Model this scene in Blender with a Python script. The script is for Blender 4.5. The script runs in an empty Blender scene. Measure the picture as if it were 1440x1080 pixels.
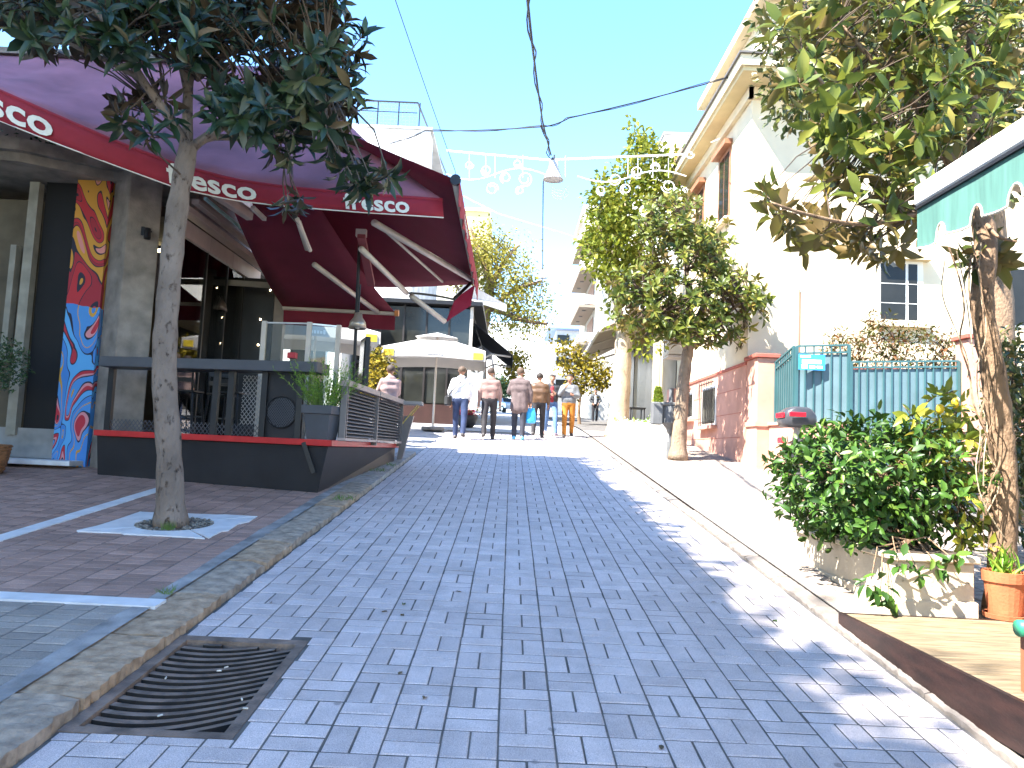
import bpy, bmesh, math, random
import numpy as np
from mathutils import Vector, Matrix, Euler

# ------------------------------------------------------------------ camera, sky, sun, exposure
scene = bpy.context.scene
COL = scene.collection
F = 1080.0; PIT = math.atan(92/1080.0); ROL = 0.045; CH = 1.5
FW = np.array([0, math.cos(PIT), math.sin(PIT)]); R0 = np.array([1.0, 0, 0]); U0 = np.array([0, -math.sin(PIT), math.cos(PIT)])
RC = math.cos(ROL)*R0 + math.sin(ROL)*U0; UC = -math.sin(ROL)*R0 + math.cos(ROL)*U0
CP = np.array([0, 0, CH])
cam_d = bpy.data.cameras.new('camera'); cam = bpy.data.objects.new('camera', cam_d); COL.objects.link(cam)
cam_d.sensor_width = 36; cam_d.lens = 27.0; cam_d.clip_start = 0.05; cam_d.clip_end = 2000
m = Matrix(((RC[0], UC[0], -FW[0], 0), (RC[1], UC[1], -FW[1], 0), (RC[2], UC[2], -FW[2], CH), (0, 0, 0, 1)))
cam.matrix_world = m
scene.camera = cam
scene.render.resolution_x = 1024; scene.render.resolution_y = 768

SUN_EL = 52; SUN_AZ = 236          # degrees, clockwise from +y
world = bpy.data.worlds.new('World'); scene.world = world; world.use_nodes = True
wn = world.node_tree; bg = wn.nodes['Background']
sky = wn.nodes.new('ShaderNodeTexSky'); sky.sky_type = 'NISHITA'; sky.sun_disc = False
sky.sun_elevation = math.radians(SUN_EL); sky.sun_rotation = math.radians(SUN_AZ)
sky.altitude = 900; sky.air_density = 1.0; sky.dust_density = 0.0; sky.ozone_density = 1.0
hs = wn.nodes.new('ShaderNodeHueSaturation'); hs.inputs['Saturation'].default_value = 1.19
wn.links.new(sky.outputs[0], hs.inputs['Color']); wn.links.new(hs.outputs[0], bg.inputs[0]); bg.inputs[1].default_value = 0.15
sd = bpy.data.lights.new('sun', 'SUN'); so = bpy.data.objects.new('sun', sd); COL.objects.link(so)
sd.energy = 5.0; sd.angle = math.radians(0.5); sd.color = (1.0, 0.95, 0.87)
_az = math.radians(SUN_AZ); _el = math.radians(SUN_EL)
TO_SUN = Vector((math.sin(_az)*math.cos(_el), math.cos(_az)*math.cos(_el), math.sin(_el)))
so.rotation_euler = TO_SUN.to_track_quat('Z', 'Y').to_euler(); so.location = (-20, -15, 40)
scene.view_settings.view_transform = 'Standard'; scene.view_settings.look = 'None'
scene.view_settings.gamma = 1.0; scene.view_settings.use_curve_mapping = False
scene.view_settings.exposure = 2.36

# ------------------------------------------------------------------ pixel -> position helpers (photo is 1440 x 1080)
def ray(x, y): return FW*F + RC*(x-720) + UC*(540-y)
def D(x, y, Y): d = ray(x, y); return CP + d*(Y/d[1])            # point of the pixel's ray at depth Y
def X(x, y, v): d = ray(x, y); return CP + d*(v/d[0])            # ... on the plane x = v
def Zp(x, y, z): d = ray(x, y); return CP + d*((z-CH)/d[2])      # ... on the plane z = z
def G(x, y, dz=0.0): d = ray(x, y); return CP + d*((dz-CH)/(d[2]-0.09*d[1]))   # ... on the sloping street
def proj(p):
    v = np.asarray(p, float)-CP; w = v@FW
    return 720+F*(v@RC)/w, 540-F*(v@UC)/w, w
def gz(y):                                                        # street profile: it climbs away from the camera
    if y < 22: return 0.09*y
    if y < 30: t = y-22; return 1.98 + 0.09*t - 0.0021875*t*t
    return 2.56 + 0.055*(y-30) if y < 110 else 6.96

# ------------------------------------------------------------------ scene-graph helpers
ORG = {}
def tag(o, label=None, cat=None, group=None, kind=None):
    if label: o['label'] = label
    if cat: o['category'] = cat
    if group: o['group'] = group
    if kind: o['kind'] = kind
    return o
def thing(name, label, cat, loc=(0, 0, 0), group=None):
    o = bpy.data.objects.new(name, None); COL.objects.link(o); o.location = loc; o.empty_display_size = 0.1
    ORG[o.name] = Vector(loc)
    return tag(o, label, cat, group)
class MB:
    def __init__(s): s.v = []; s.f = []; s.m = []
    def add(s, vs, fs, mi=0):
        b = len(s.v); s.v += [tuple(map(float, v)) for v in vs]
        for f in fs: s.f.append(tuple(b+i for i in f)); s.m.append(mi)
        return s
    def box(s, c, size, rz=0.0, mi=0, R=None):
        hx, hy, hz = size[0]/2, size[1]/2, size[2]/2
        M = (R if R is not None else Matrix.Rotation(rz, 3, 'Z')); c = Vector(c)
        vs = [c + M@Vector((x*hx, y*hy, z*hz)) for z in (-1, 1) for x, y in ((-1, -1), (1, -1), (1, 1), (-1, 1))]
        return s.add(vs, [(3, 2, 1, 0), (4, 5, 6, 7), (0, 1, 5, 4), (1, 2, 6, 5), (2, 3, 7, 6), (3, 0, 4, 7)], mi)
    def b(s, x0, x1, y0, y1, z0, z1, mi=0):
        return s.box(((x0+x1)/2, (y0+y1)/2, (z0+z1)/2), (x1-x0, y1-y0, z1-z0), 0, mi)
    def bar(s, a, b, w, h, mi=0, up=(0, 0, 1)):
        a = Vector(a); b = Vector(b); d = b-a; L = d.length
        if L < 1e-6: return s
        y = d/L; x = y.cross(Vector(up))
        if x.length < 1e-4: x = y.cross(Vector((1, 0, 0)))
        x.normalize(); z = x.cross(y)
        return s.box((a+b)/2, (w, L, h), 0, mi, Matrix((x, y, z)).transposed())
    def tube(s, pts, r, seg=8, mi=0, cap=True):
        pts = [Vector(p) for p in pts]; n = len(pts)
        rs = list(r) if hasattr(r, '__len__') else [r]*n
        t0 = (pts[1]-pts[0]).normalized(); x = t0.orthogonal().normalized(); vs = []
        for i, p in enumerate(pts):
            t = (pts[min(i+1, n-1)]-pts[max(i-1, 0)]).normalized()
            x = (x - t*x.dot(t)).normalized(); y = t.cross(x)
            for k in range(seg):
                a = 2*math.pi*k/seg; vs.append(p + (x*math.cos(a)+y*math.sin(a))*rs[i])
        fs = [(i*seg+k, i*seg+(k+1) % seg, (i+1)*seg+(k+1) % seg, (i+1)*seg+k) for i in range(n-1) for k in range(seg)]
        if cap: fs += [tuple(range(seg))[::-1], tuple((n-1)*seg+k for k in range(seg))]
        return s.add(vs, fs, mi)
    def lathe(s, c, prof, seg=16, mi=0):
        c = Vector(c); vs = []
        for r, z in prof:
            for k in range(seg):
                a = 2*math.pi*k/seg; vs.append(c + Vector((r*math.cos(a), r*math.sin(a), z)))
        n = len(prof)
        fs = [(i*seg+k, i*seg+(k+1) % seg, (i+1)*seg+(k+1) % seg, (i+1)*seg+k) for i in range(n-1) for k in range(seg)]
        return s.add(vs, fs, mi)
    def prism(s, poly, d, mi=0):                    # poly: ordered 3-D points, d: extrusion vector
        n = len(poly); d = Vector(d); vs = [Vector(p) for p in poly]; vs = vs + [p+d for p in vs]
        return s.add(vs, [tuple(range(n))[::-1], tuple(range(n, 2*n))] + [(i, (i+1) % n, n+(i+1) % n, n+i) for i in range(n)], mi)
    def quad(s, *p, mi=0): return s.add(p, [tuple(range(len(p)))], mi)
    def sphere(s, c, r, seg=10, rings=6, mi=0):
        c = Vector(c); r = Vector(r) if hasattr(r, '__len__') else Vector((r, r, r))
        prof = [(math.sin(math.pi*i/rings), -math.cos(math.pi*i/rings)) for i in range(rings+1)]
        vs = [c+Vector((r.x*p*math.cos(2*math.pi*k/seg), r.y*p*math.sin(2*math.pi*k/seg), r.z*z)) for p, z in prof for k in range(seg)]
        return s.add(vs, [(i*seg+k, i*seg+(k+1) % seg, (i+1)*seg+(k+1) % seg, (i+1)*seg+k) for i in range(rings) for k in range(seg)], mi)
    def build(s, name, mats, parent=None, bevel=0.0, smooth=False, label=None, fix=True):
        if not isinstance(mats, (list, tuple)): mats = [mats]
        org = ORG.get(parent.name, Vector()) if parent else Vector()
        me = bpy.data.meshes.new(name)
        me.from_pydata([tuple(Vector(v)-org) for v in s.v], [], s.f)
        for mm in mats: me.materials.append(mm)
        me.polygons.foreach_set('material_index', s.m)
        bm = bmesh.new(); bm.from_mesh(me)
        if fix: bmesh.ops.remove_doubles(bm, verts=bm.verts, dist=1e-5); bmesh.ops.recalc_face_normals(bm, faces=bm.faces)
        if bevel > 0:
            es = [e for e in bm.edges if len(e.link_faces) == 2 and e.calc_face_angle(0) > 0.6]
            bmesh.ops.bevel(bm, geom=es, offset=bevel, segments=1, affect='EDGES', profile=0.5, clamp_overlap=True)
        bm.to_mesh(me); bm.free()
        if smooth: me.polygons.foreach_set('use_smooth', [True]*len(me.polygons))
        o = bpy.data.objects.new(name, me); COL.objects.link(o)
        if parent: o.parent = parent
        ORG[o.name] = org.copy()
        if label: o['label'] = label
        return o
def solo(mb, name, mats, label, cat, group=None, **k): return tag(mb.build(name, mats, None, **k), label, cat, group)

# ------------------------------------------------------------------ materials
MATS = {}
def nt(name):
    m = bpy.data.materials.new(name); m.use_nodes = True
    return m, m.node_tree, m.node_tree.nodes['Principled BSDF']
def mat(name, col, rough=0.6, var=0.15, scale=6.0, bump=0.0, bscale=60.0, metal=0.0, spec=0.4, col2=None, detail=4, rnd=0.0, stretch=None):
    if name in MATS: return MATS[name]
    m, t, p = nt(name); N = t.nodes; L = t.links
    tc = N.new('ShaderNodeTexCoord'); src = tc.outputs['Object']
    if stretch:
        mp = N.new('ShaderNodeMapping'); mp.inputs['Scale'].default_value = stretch; L.new(src, mp.inputs[0]); src = mp.outputs[0]
    nz = N.new('ShaderNodeTexNoise'); nz.inputs['Scale'].default_value = scale; nz.inputs['Detail'].default_value = detail
    L.new(src, nz.inputs['Vector'])
    cr = N.new('ShaderNodeValToRGB'); L.new(nz.outputs[0], cr.inputs[0])
    a = tuple(min(1, c*(1-var)) for c in col); b = tuple(min(1, c*(1+var)) for c in (col2 or col))
    cr.color_ramp.elements[0].color = (*a, 1); cr.color_ramp.elements[1].color = (*b, 1)
    cr.color_ramp.elements[0].position = 0.32; cr.color_ramp.elements[1].position = 0.68
    out = cr.outputs[0]
    if rnd > 0:
        oi = N.new('ShaderNodeObjectInfo'); at = N.new('ShaderNodeAttribute'); at.attribute_name = 'tint'
        gt = N.new('ShaderNodeMath'); gt.operation = 'GREATER_THAN'; gt.inputs[1].default_value = 0.5; L.new(at.outputs['Fac'], gt.inputs[0])
        sb = N.new('ShaderNodeMath'); sb.operation = 'SUBTRACT'; sb.inputs[1].default_value = 1.0; L.new(at.outputs['Fac'], sb.inputs[0])
        mx = N.new('ShaderNodeMix'); L.new(gt.outputs[0], mx.inputs[0]); L.new(oi.outputs['Random'], mx.inputs[2]); L.new(sb.outputs[0], mx.inputs[3])
        mr = N.new('ShaderNodeMapRange'); mr.inputs[3].default_value = 1-rnd; mr.inputs[4].default_value = 1+rnd; L.new(mx.outputs[0], mr.inputs[0])
        vm = N.new('ShaderNodeVectorMath'); vm.operation = 'SCALE'; L.new(out, vm.inputs[0]); L.new(mr.outputs[0], vm.inputs['Scale'])
        out = vm.outputs[0]
    L.new(out, p.inputs['Base Color'])
    p.inputs['Roughness'].default_value = rough; p.inputs['Metallic'].default_value = metal; p.inputs['Specular IOR Level'].default_value = spec
    if bump > 0:
        n2 = N.new('ShaderNodeTexNoise'); n2.inputs['Scale'].default_value = bscale; n2.inputs['Detail'].default_value = 5; L.new(src, n2.inputs['Vector'])
        bp = N.new('ShaderNodeBump'); bp.inputs['Strength'].default_value = bump; bp.inputs['Distance'].default_value = 0.01
        L.new(n2.outputs[0], bp.inputs['Height']); L.new(bp.outputs[0], p.inputs['Normal'])
    MATS[name] = m; return m
def glass(name, tint=(0.85, 0.9, 0.9), through=0.8):
    if name in MATS: return MATS[name]
    m, t, p = nt(name); N = t.nodes; L = t.links
    tr = N.new('ShaderNodeBsdfTransparent'); tr.inputs[0].default_value = (*[c*through for c in tint], 1)
    gl = N.new('ShaderNodeBsdfGlossy'); gl.inputs['Roughness'].default_value = 0.02
    fr = N.new('ShaderNodeFresnel'); fr.inputs[0].default_value = 1.5
    mx = N.new('ShaderNodeMixShader'); L.new(fr.outputs[0], mx.inputs[0]); L.new(tr.outputs[0], mx.inputs[1]); L.new(gl.outputs[0], mx.inputs[2])
    L.new(mx.outputs[0], N['Material Output'].inputs[0]); MATS[name] = m; return m
def lamp_mat(name, col, s):
    m, t, p = nt(name); p.inputs['Emission Color'].default_value = (*col, 1); p.inputs['Emission Strength'].default_value = s; p.inputs['Base Color'].default_value = (*col, 1)
    MATS[name] = m; return m
def leaf_mat(name, cols, back, rough=0.35, trans=0.25, spec=0.5):
    m, t, p = nt(name); N = t.nodes; L = t.links
    oi = N.new('ShaderNodeObjectInfo'); at = N.new('ShaderNodeAttribute'); at.attribute_name = 'tint'
    gt = N.new('ShaderNodeMath'); gt.operation = 'GREATER_THAN'; gt.inputs[1].default_value = 0.5; L.new(at.outputs['Fac'], gt.inputs[0])
    sb = N.new('ShaderNodeMath'); sb.operation = 'SUBTRACT'; sb.inputs[1].default_value = 1.0; L.new(at.outputs['Fac'], sb.inputs[0])
    mx = N.new('ShaderNodeMix'); L.new(gt.outputs[0], mx.inputs[0]); L.new(oi.outputs['Random'], mx.inputs[2]); L.new(sb.outputs[0], mx.inputs[3])
    cr = N.new('ShaderNodeValToRGB'); L.new(mx.outputs[0], cr.inputs[0])
    e = cr.color_ramp.elements
    while len(e) < len(cols): e.new(0.5)
    for i, (pos, c) in enumerate(cols): e[i].position = pos; e[i].color = (*c, 1)
    geo = N.new('ShaderNodeNewGeometry')
    bk = N.new('ShaderNodeMix'); bk.data_type = 'RGBA'; L.new(geo.outputs['Backfacing'], bk.inputs[0]); L.new(cr.outputs[0], bk.inputs[6]); bk.inputs[7].default_value = (*back, 1)
    if back[0] < 0: L.new(cr.outputs[0], bk.inputs[7])
    L.new(bk.outputs[2], p.inputs['Base Color']); p.inputs['Roughness'].default_value = rough; p.inputs['Specular IOR Level'].default_value = spec
    tl = N.new('ShaderNodeBsdfTranslucent'); L.new(cr.outputs[0], tl.inputs[0])
    ms = N.new('ShaderNodeMixShader'); ms.inputs[0].default_value = trans; L.new(p.outputs[0], ms.inputs[1]); L.new(tl.outputs[0], ms.inputs[2])
    L.new(ms.outputs[0], N['Material Output'].inputs[0]); MATS[name] = m; return m

def bark_mat(name, col, dark, spots=.5, scale=9):
    m, t, p = nt(name); N = t.nodes; L = t.links
    tc = N.new('ShaderNodeTexCoord'); mp = N.new('ShaderNodeMapping'); mp.inputs['Scale'].default_value = (1, 1, .55); L.new(tc.outputs['Object'], mp.inputs[0])
    def noise(sc, det): n = N.new('ShaderNodeTexNoise'); n.inputs['Scale'].default_value = sc; n.inputs['Detail'].default_value = det; L.new(mp.outputs[0], n.inputs['Vector']); return n
    a = noise(scale*.5, 6); r1 = N.new('ShaderNodeValToRGB'); L.new(a.outputs[0], r1.inputs[0]); e = r1.color_ramp.elements; e[0].position = .3; e[1].position = .7; e[0].color = (*[c*.72 for c in col], 1); e[1].color = (*[min(1, c*1.25) for c in col], 1)
    b = noise(scale*2.2, 8); b.inputs['Roughness'].default_value = .7; r2 = N.new('ShaderNodeValToRGB'); L.new(b.outputs[0], r2.inputs[0]); e = r2.color_ramp.elements; e[0].position = .57; e[1].position = .66; e[0].color = (0, 0, 0, 1); e[1].color = (spots, spots, spots, 1)
    mx = N.new('ShaderNodeMix'); mx.data_type = 'RGBA'; L.new(r2.outputs[0], mx.inputs[0]); L.new(r1.outputs[0], mx.inputs[6]); mx.inputs[7].default_value = (*dark, 1)
    L.new(mx.outputs[2], p.inputs['Base Color']); p.inputs['Roughness'].default_value = .9; p.inputs['Specular IOR Level'].default_value = .2
    c = noise(38, 8); ad = N.new('ShaderNodeMath'); ad.operation = 'MULTIPLY_ADD'; L.new(r2.outputs[0], ad.inputs[0]); ad.inputs[1].default_value = -.6; L.new(c.outputs[0], ad.inputs[2])
    bp = N.new('ShaderNodeBump'); bp.inputs['Strength'].default_value = .9; bp.inputs['Distance'].default_value = .02; L.new(ad.outputs[0], bp.inputs['Height']); L.new(bp.outputs[0], p.inputs['Normal'])
    MATS[name] = m; return m
# ------------------------------------------------------------------ pieces in bulk
def grid_pieces(base, mats4, single_name, rest_name, parent, material, nsingle=300, frame_only=True, rng=None):
    """base verts/faces shared by alike pieces, mats4: list of 4x4 placements; nearest ones become objects, the others one joined part"""
    bv, bf = base; org = np.array(ORG.get(parent.name, Vector()))
    A = np.array([np.array(M) for M in mats4])
    pos = A[:, :3, 3]; dist = np.linalg.norm(pos-CP, axis=1)
    if frame_only:
        v = pos-CP; w = v@FW; px = 720+F*(v@RC)/np.maximum(w, .01); py = 540-F*(v@UC)/np.maximum(w, .01)
        out = (w < 0.2) | (px < -20) | (px > 1460) | (py < -20) | (py > 1110); dist = dist + out*1000
    order = np.argsort(dist)
    ns = min(nsingle, len(order)); me = None
    if ns:
        me = bpy.data.meshes.new(single_name); me.from_pydata(bv, [], bf); me.materials.append(material)
        if 'leaf' in single_name: me.polygons.foreach_set('use_smooth', [True]*len(me.polygons))
        for i in order[:ns]:
            o = bpy.data.objects.new(single_name, me); COL.objects.link(o); o.parent = parent
            M = Matrix(A[i].tolist()); M.translation = M.translation - Vector(org); o.matrix_local = M
    rest = order[ns:]
    if len(rest):
        V = np.array(bv); nv = len(V)
        P = np.einsum('nij,kj->nki', A[rest][:, :3, :3], V) + A[rest][:, None, :3, 3] - org
        faces = [tuple(k*nv+i for i in f) for k in range(len(rest)) for f in bf]
        me2 = bpy.data.meshes.new(rest_name); me2.from_pydata(P.reshape(-1, 3).tolist(), [], faces); me2.materials.append(material)
        if 'leaf' in single_name and len(bf) > 1: me2.polygons.foreach_set('use_smooth', [True]*len(me2.polygons))
        at = me2.attributes.new('tint', 'FLOAT', 'POINT')
        r = np.random.default_rng(len(rest)).random(len(rest))+1.0
        at.data.foreach_set('value', np.repeat(r, nv).astype(np.float32))
        o = bpy.data.objects.new(rest_name, me2); COL.objects.link(o); o.parent = parent; o['kind'] = 'stuff'; ORG[o.name] = Vector(org)
def leaf_base(L, W, fold=0.25, droop=0.15):
    v = [(0, 0, 0), (.3*L, -.44*W, fold*W*.5), (.3*L, 0, .0), (.3*L, .44*W, fold*W*.5),
         (.68*L, -.42*W, fold*W*.5-droop*L*.4), (.68*L, 0, -droop*L*.4), (.68*L, .42*W, fold*W*.5-droop*L*.4), (L, 0, -droop*L)]
    return v, [(0, 1, 2), (0, 2, 3), (1, 4, 5, 2), (2, 5, 6, 3), (4, 7, 5), (5, 7, 6)]
def leaf_quad(L, W):
    return [(0, 0, 0), (.5*L, -.5*W, .04*L), (L, 0, -.08*L), (.5*L, .5*W, .04*L)], [(0, 1, 2, 3)]
_vr = random.Random(1)
def frame_mat(p, x, zhint, s):
    x = Vector(x).normalized(); z = Vector(zhint); z = z - x*z.dot(x)
    if z.length < 1e-4: z = x.orthogonal()
    z.normalize(); y = z.cross(x)
    M = Matrix((x*s, y*s*_vr.uniform(.78, 1.15), z*s*_vr.uniform(.2, 2.2))).transposed().to_4x4(); M.translation = Vector(p); return M
def rvec(rng):
    while True:
        v = Vector((rng.uniform(-1, 1), rng.uniform(-1, 1), rng.uniform(-1, 1)))
        if 0.05 < v.length < 1: return v.normalized()
def whorl(p, axis, n, rng, smin=.7, smax=1.1, open0=.5, open1=1.5):
    axis = Vector(axis).normalized(); u = axis.orthogonal().normalized(); w = axis.cross(u); a0 = rng.uniform(0, 6.28); out = []
    for i in range(n):
        a = a0 + i*2.399; op = open0+(open1-open0)*(i+.5)/n+rng.uniform(-.2, .2)
        rad = u*math.cos(a)+w*math.sin(a); d = axis*math.cos(op)+rad*math.sin(op)
        q = Vector(p)-axis*0.05*(i/n)
        out.append(frame_mat(q+d*.015, d, axis*math.sin(op)-rad*math.cos(op)+rvec(rng)*.25, rng.uniform(smin, smax)))
    return out
def text_verts(s, bold=0.012):
    cu = bpy.data.curves.new('t', 'FONT'); cu.body = s; cu.offset = bold; cu.resolution_u = 3
    o = bpy.data.objects.new('t', cu); COL.objects.link(o)
    dg = bpy.context.evaluated_depsgraph_get(); me = bpy.data.meshes.new_from_object(o.evaluated_get(dg))
    v = [tuple(x.co) for x in me.vertices]; f = [tuple(p.vertices) for p in me.polygons]
    bpy.data.objects.remove(o); bpy.data.curves.remove(cu); bpy.data.meshes.remove(me)
    return v, f
# ================================================================== SETTING
rng = random.Random(7)
M_ground = mat('ground_earth', (0.30, 0.28, 0.25), 0.95, 0.2, 0.5, 0.3, 20)
M_joint = mat('paving_joint', (0.105, 0.098, 0.092), 0.95, 0.3, 9, 0.4, 120)
def paver_mat(name, col, tint, rough, stain=.55, speck=.30):
    m, t, p = nt(name); N = t.nodes; L = t.links
    geo = N.new('ShaderNodeNewGeometry'); pos = geo.outputs['Position']
    def noise(sc, det=4): n = N.new('ShaderNodeTexNoise'); n.inputs['Scale'].default_value = sc; n.inputs['Detail'].default_value = det; L.new(pos, n.inputs['Vector']); return n.outputs[0]
    def mr(src, a, b, c, d): q = N.new('ShaderNodeMapRange'); L.new(src, q.inputs[0]); [setattr(q.inputs[i+1], 'default_value', v) for i, v in enumerate((a, b, c, d))]; return q.outputs[0]
    def mul(a, b): q = N.new('ShaderNodeMath'); q.operation = 'MULTIPLY'; L.new(a, q.inputs[0]); L.new(b, q.inputs[1]); return q.outputs[0]
    oi = N.new('ShaderNodeObjectInfo'); at = N.new('ShaderNodeAttribute'); at.attribute_name = 'tint'
    gt = N.new('ShaderNodeMath'); gt.operation = 'GREATER_THAN'; gt.inputs[1].default_value = .5; L.new(at.outputs['Fac'], gt.inputs[0])
    sb = N.new('ShaderNodeMath'); sb.operation = 'SUBTRACT'; sb.inputs[1].default_value = 1; L.new(at.outputs['Fac'], sb.inputs[0])
    mx = N.new('ShaderNodeMix'); L.new(gt.outputs[0], mx.inputs[0]); L.new(oi.outputs['Random'], mx.inputs[2]); L.new(sb.outputs[0], mx.inputs[3])
    f = mr(mx.outputs[0], 0, 1, 1-tint, 1+tint)
    f = mul(f, mr(noise(260, 2), .36, .66, 1-speck, 1+speck)); f = mul(f, mr(noise(.9, 5), .36, .64, .5+stain*.62, 1.05)); f = mul(f, mr(noise(7, 5), .35, .6, .9, 1.06))
    vo = N.new('ShaderNodeTexVoronoi'); vo.inputs['Scale'].default_value = 3.1; L.new(pos, vo.inputs['Vector']); n_ = noise(40, 2)
    ad = N.new('ShaderNodeMath'); ad.operation = 'MULTIPLY_ADD'; L.new(n_, ad.inputs[0]); ad.inputs[1].default_value = .06; L.new(vo.outputs['Distance'], ad.inputs[2])
    f = mul(f, mr(ad.outputs[0], .075, .095, .55, 1))
    vm = N.new('ShaderNodeVectorMath'); vm.operation = 'SCALE'; vm.inputs[0].default_value = col; L.new(f, vm.inputs['Scale']); L.new(vm.outputs[0], p.inputs['Base Color'])
    p.inputs['Roughness'].default_value = rough; p.inputs['Specular IOR Level'].default_value = .45
    n3 = N.new('ShaderNodeTexNoise'); n3.inputs['Scale'].default_value = 170; n3.inputs['Detail'].default_value = 3; L.new(pos, n3.inputs['Vector'])
    bp = N.new('ShaderNodeBump'); bp.inputs['Strength'].default_value = .5; bp.inputs['Distance'].default_value = .006; L.new(n3.outputs[0], bp.inputs['Height']); L.new(bp.outputs[0], p.inputs['Normal'])
    MATS[name] = m; return m
M_paver_old = mat('grey_paver', (0.36, 0.36, 0.375), 0.62, 0.16, 2.2, 0.35, 220, spec=0.5, rnd=0.10)
M_paver = paver_mat('grey_paver_stone', (.50, .44, .43), .12, .6, .72)
M_brick = paver_mat('red_brick_paver', (.32, .205, .165), .22, .7, .6)
M_greyb = paver_mat('grey_brick_paver', (.28, .25, .22), .2, .7, .5)
M_rpav = paver_mat('pink_sidewalk_paver', (.27, .225, .19), .14, .75, .6)
M_kerb = mat('kerb_stone', (0.27, 0.215, 0.165), 0.9, 0.28, 14, 1.0, 35, col2=(0.30, 0.245, 0.19), detail=8)
M_marble = mat('white_marble_strip', (0.62, 0.63, 0.64), 0.45, 0.12, 7, 0.1, 60)
M_asph = mat('far_paving', (0.33, 0.33, 0.34), 0.8, 0.1, 3, 0.2, 90)
M_iron = mat('cast_iron', (0.15, 0.115, 0.095), 0.6, 0.35, 9, 0.6, 90, metal=0.1, col2=(0.19, 0.14, 0.11))
M_dark = mat('dark_void', (0.012, 0.012, 0.012), 0.95, 0.1)
M_concrete = mat('raw_concrete', (0.22, 0.195, 0.17), 0.9, 0.32, 4, 0.6, 40, detail=9)
M_white = mat('white_plaster', (0.78, 0.76, 0.70), 0.85, 0.05, 1.5, 0.15, 60)

def sheet(name, x0, x1, ys, dz, m, kind='structure'):
    mb = MB(); vs = []; 
    for y in ys: vs += [(x0, y, gz(y)+dz), (x1, y, gz(y)+dz)]
    mb.add(vs, [(2*i, 2*i+1, 2*i+3, 2*i+2) for i in range(len(ys)-1)])
    o = mb.build(name, m, None, fix=False); o['kind'] = kind; return o
YS = [-40, -20, -5] + [i for i in range(0, 22, 2)] + [22, 23, 24, 25, 26, 27, 28, 29, 30] + [35, 45, 60, 80, 110, 160, 400]
ground = sheet('ground', -300, 300, YS, -0.16, M_ground)
GR = (-1.765, -1.06, 3.20, 4.36)          # storm drain opening
mb = MB()
for xa, ys_ in ((-1.76, [-40, -5, 0, GR[2]]), (GR[1]-.004, [GR[2], GR[3]]), (-1.76, [GR[3], 6, 10, 14, 18, 22])):
    mb.add([q for y in ys_ for q in ((xa, y, gz(y)+.0004), (2.132, y, gz(y)+.0004))], [(2*i, 2*i+1, 2*i+3, 2*i+2) for i in range(len(ys_)-1)])
road = mb.build('road', M_joint, None, fix=False); road['kind'] = 'structure'
far_road = sheet('road', -3.6, 3.0, [22, 23, 24, 25, 26, 27, 28, 29, 30, 35, 45, 60, 80, 110, 160], -0.010, M_asph)
cross_road = sheet('road', -40, -1.761, [14.9, 16, 18, 20, 22], -0.02, M_asph)
lside = sheet('sidewalk_left', -14, -2.12, [y for y in YS if y <= 12]+[14.2], 0.0690, M_joint)
rside = sheet('sidewalk_right', 2.262, 14, [y for y in YS if -6 < y <= 30]+[35, 45, 60], 0.0440, M_joint)
far_lside = sheet('sidewalk_left', -14, -3.62, [22, 24, 26, 28, 30, 35, 45, 60, 80], 0.10, M_asph)

SL = math.atan(0.09)
def paver_base(lx, ly, h=0.017, ch=0.006):
    gx, gy = lx/2-.0036, ly/2-.0036
    v = [(sx*gx, sy*gy, 0) for sx, sy in ((-1, -1), (1, -1), (1, 1), (-1, 1))]
    v += [(sx*gx, sy*gy, h-ch*.7) for sx, sy in ((-1, -1), (1, -1), (1, 1), (-1, 1))]
    v += [(sx*(gx-ch), sy*(gy-ch), h) for sx, sy in ((-1, -1), (1, -1), (1, 1), (-1, 1))]
    f = [(8, 9, 10, 11)]
    for a in (0, 4): f += [(a+i, a+(i+1) % 4, a+4+(i+1) % 4, a+4+i) for i in range(4)]
    return v, f
def pm(x, y, dz, yaw=0.0):
    M = Matrix.Translation((x, y, gz(y)+dz+(rng.uniform(-.0015, .0015) if rng.random() > .04 else rng.uniform(-.003, -.0015)))) @ Matrix.Rotation(SL+rng.uniform(-.004, .004), 4, 'X') @ Matrix.Rotation(rng.uniform(-.005, .005), 4, 'Y') @ Matrix.Rotation(yaw+rng.uniform(-.006, .006), 4, 'Z')
    return M
W = 0.234; X0 = float(G(699, 1080)[0]); YB = float(G(655, 1028.6)[1])
GR = (-1.765, -1.06, 3.20, 4.36)          # storm drain opening
def in_grate(x, y): return GR[0]-.05 < x < GR[1]+.02 and GR[2]-.03 < y < GR[3]+.05
rects = []; ny0 = int((1.4-YB)/W); ny1 = int((21.6-YB)/W)
for k in range(-12, 13):
    for j in range(ny0, ny1):
        xa = X0+k*W; ya = YB+j*W; h = W/2
        if ya < 1.3: continue
        if (k+j) % 2 == 0: rects += [(xa, xa+h, ya, ya+W, 1), (xa+h, xa+W, ya, ya+W, 1)]      # side-by-side pair
        else: rects += [(xa, xa+W, ya, ya+h, 0), (xa, xa+W, ya+h, ya+W, 0)]
mats4 = []
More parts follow.
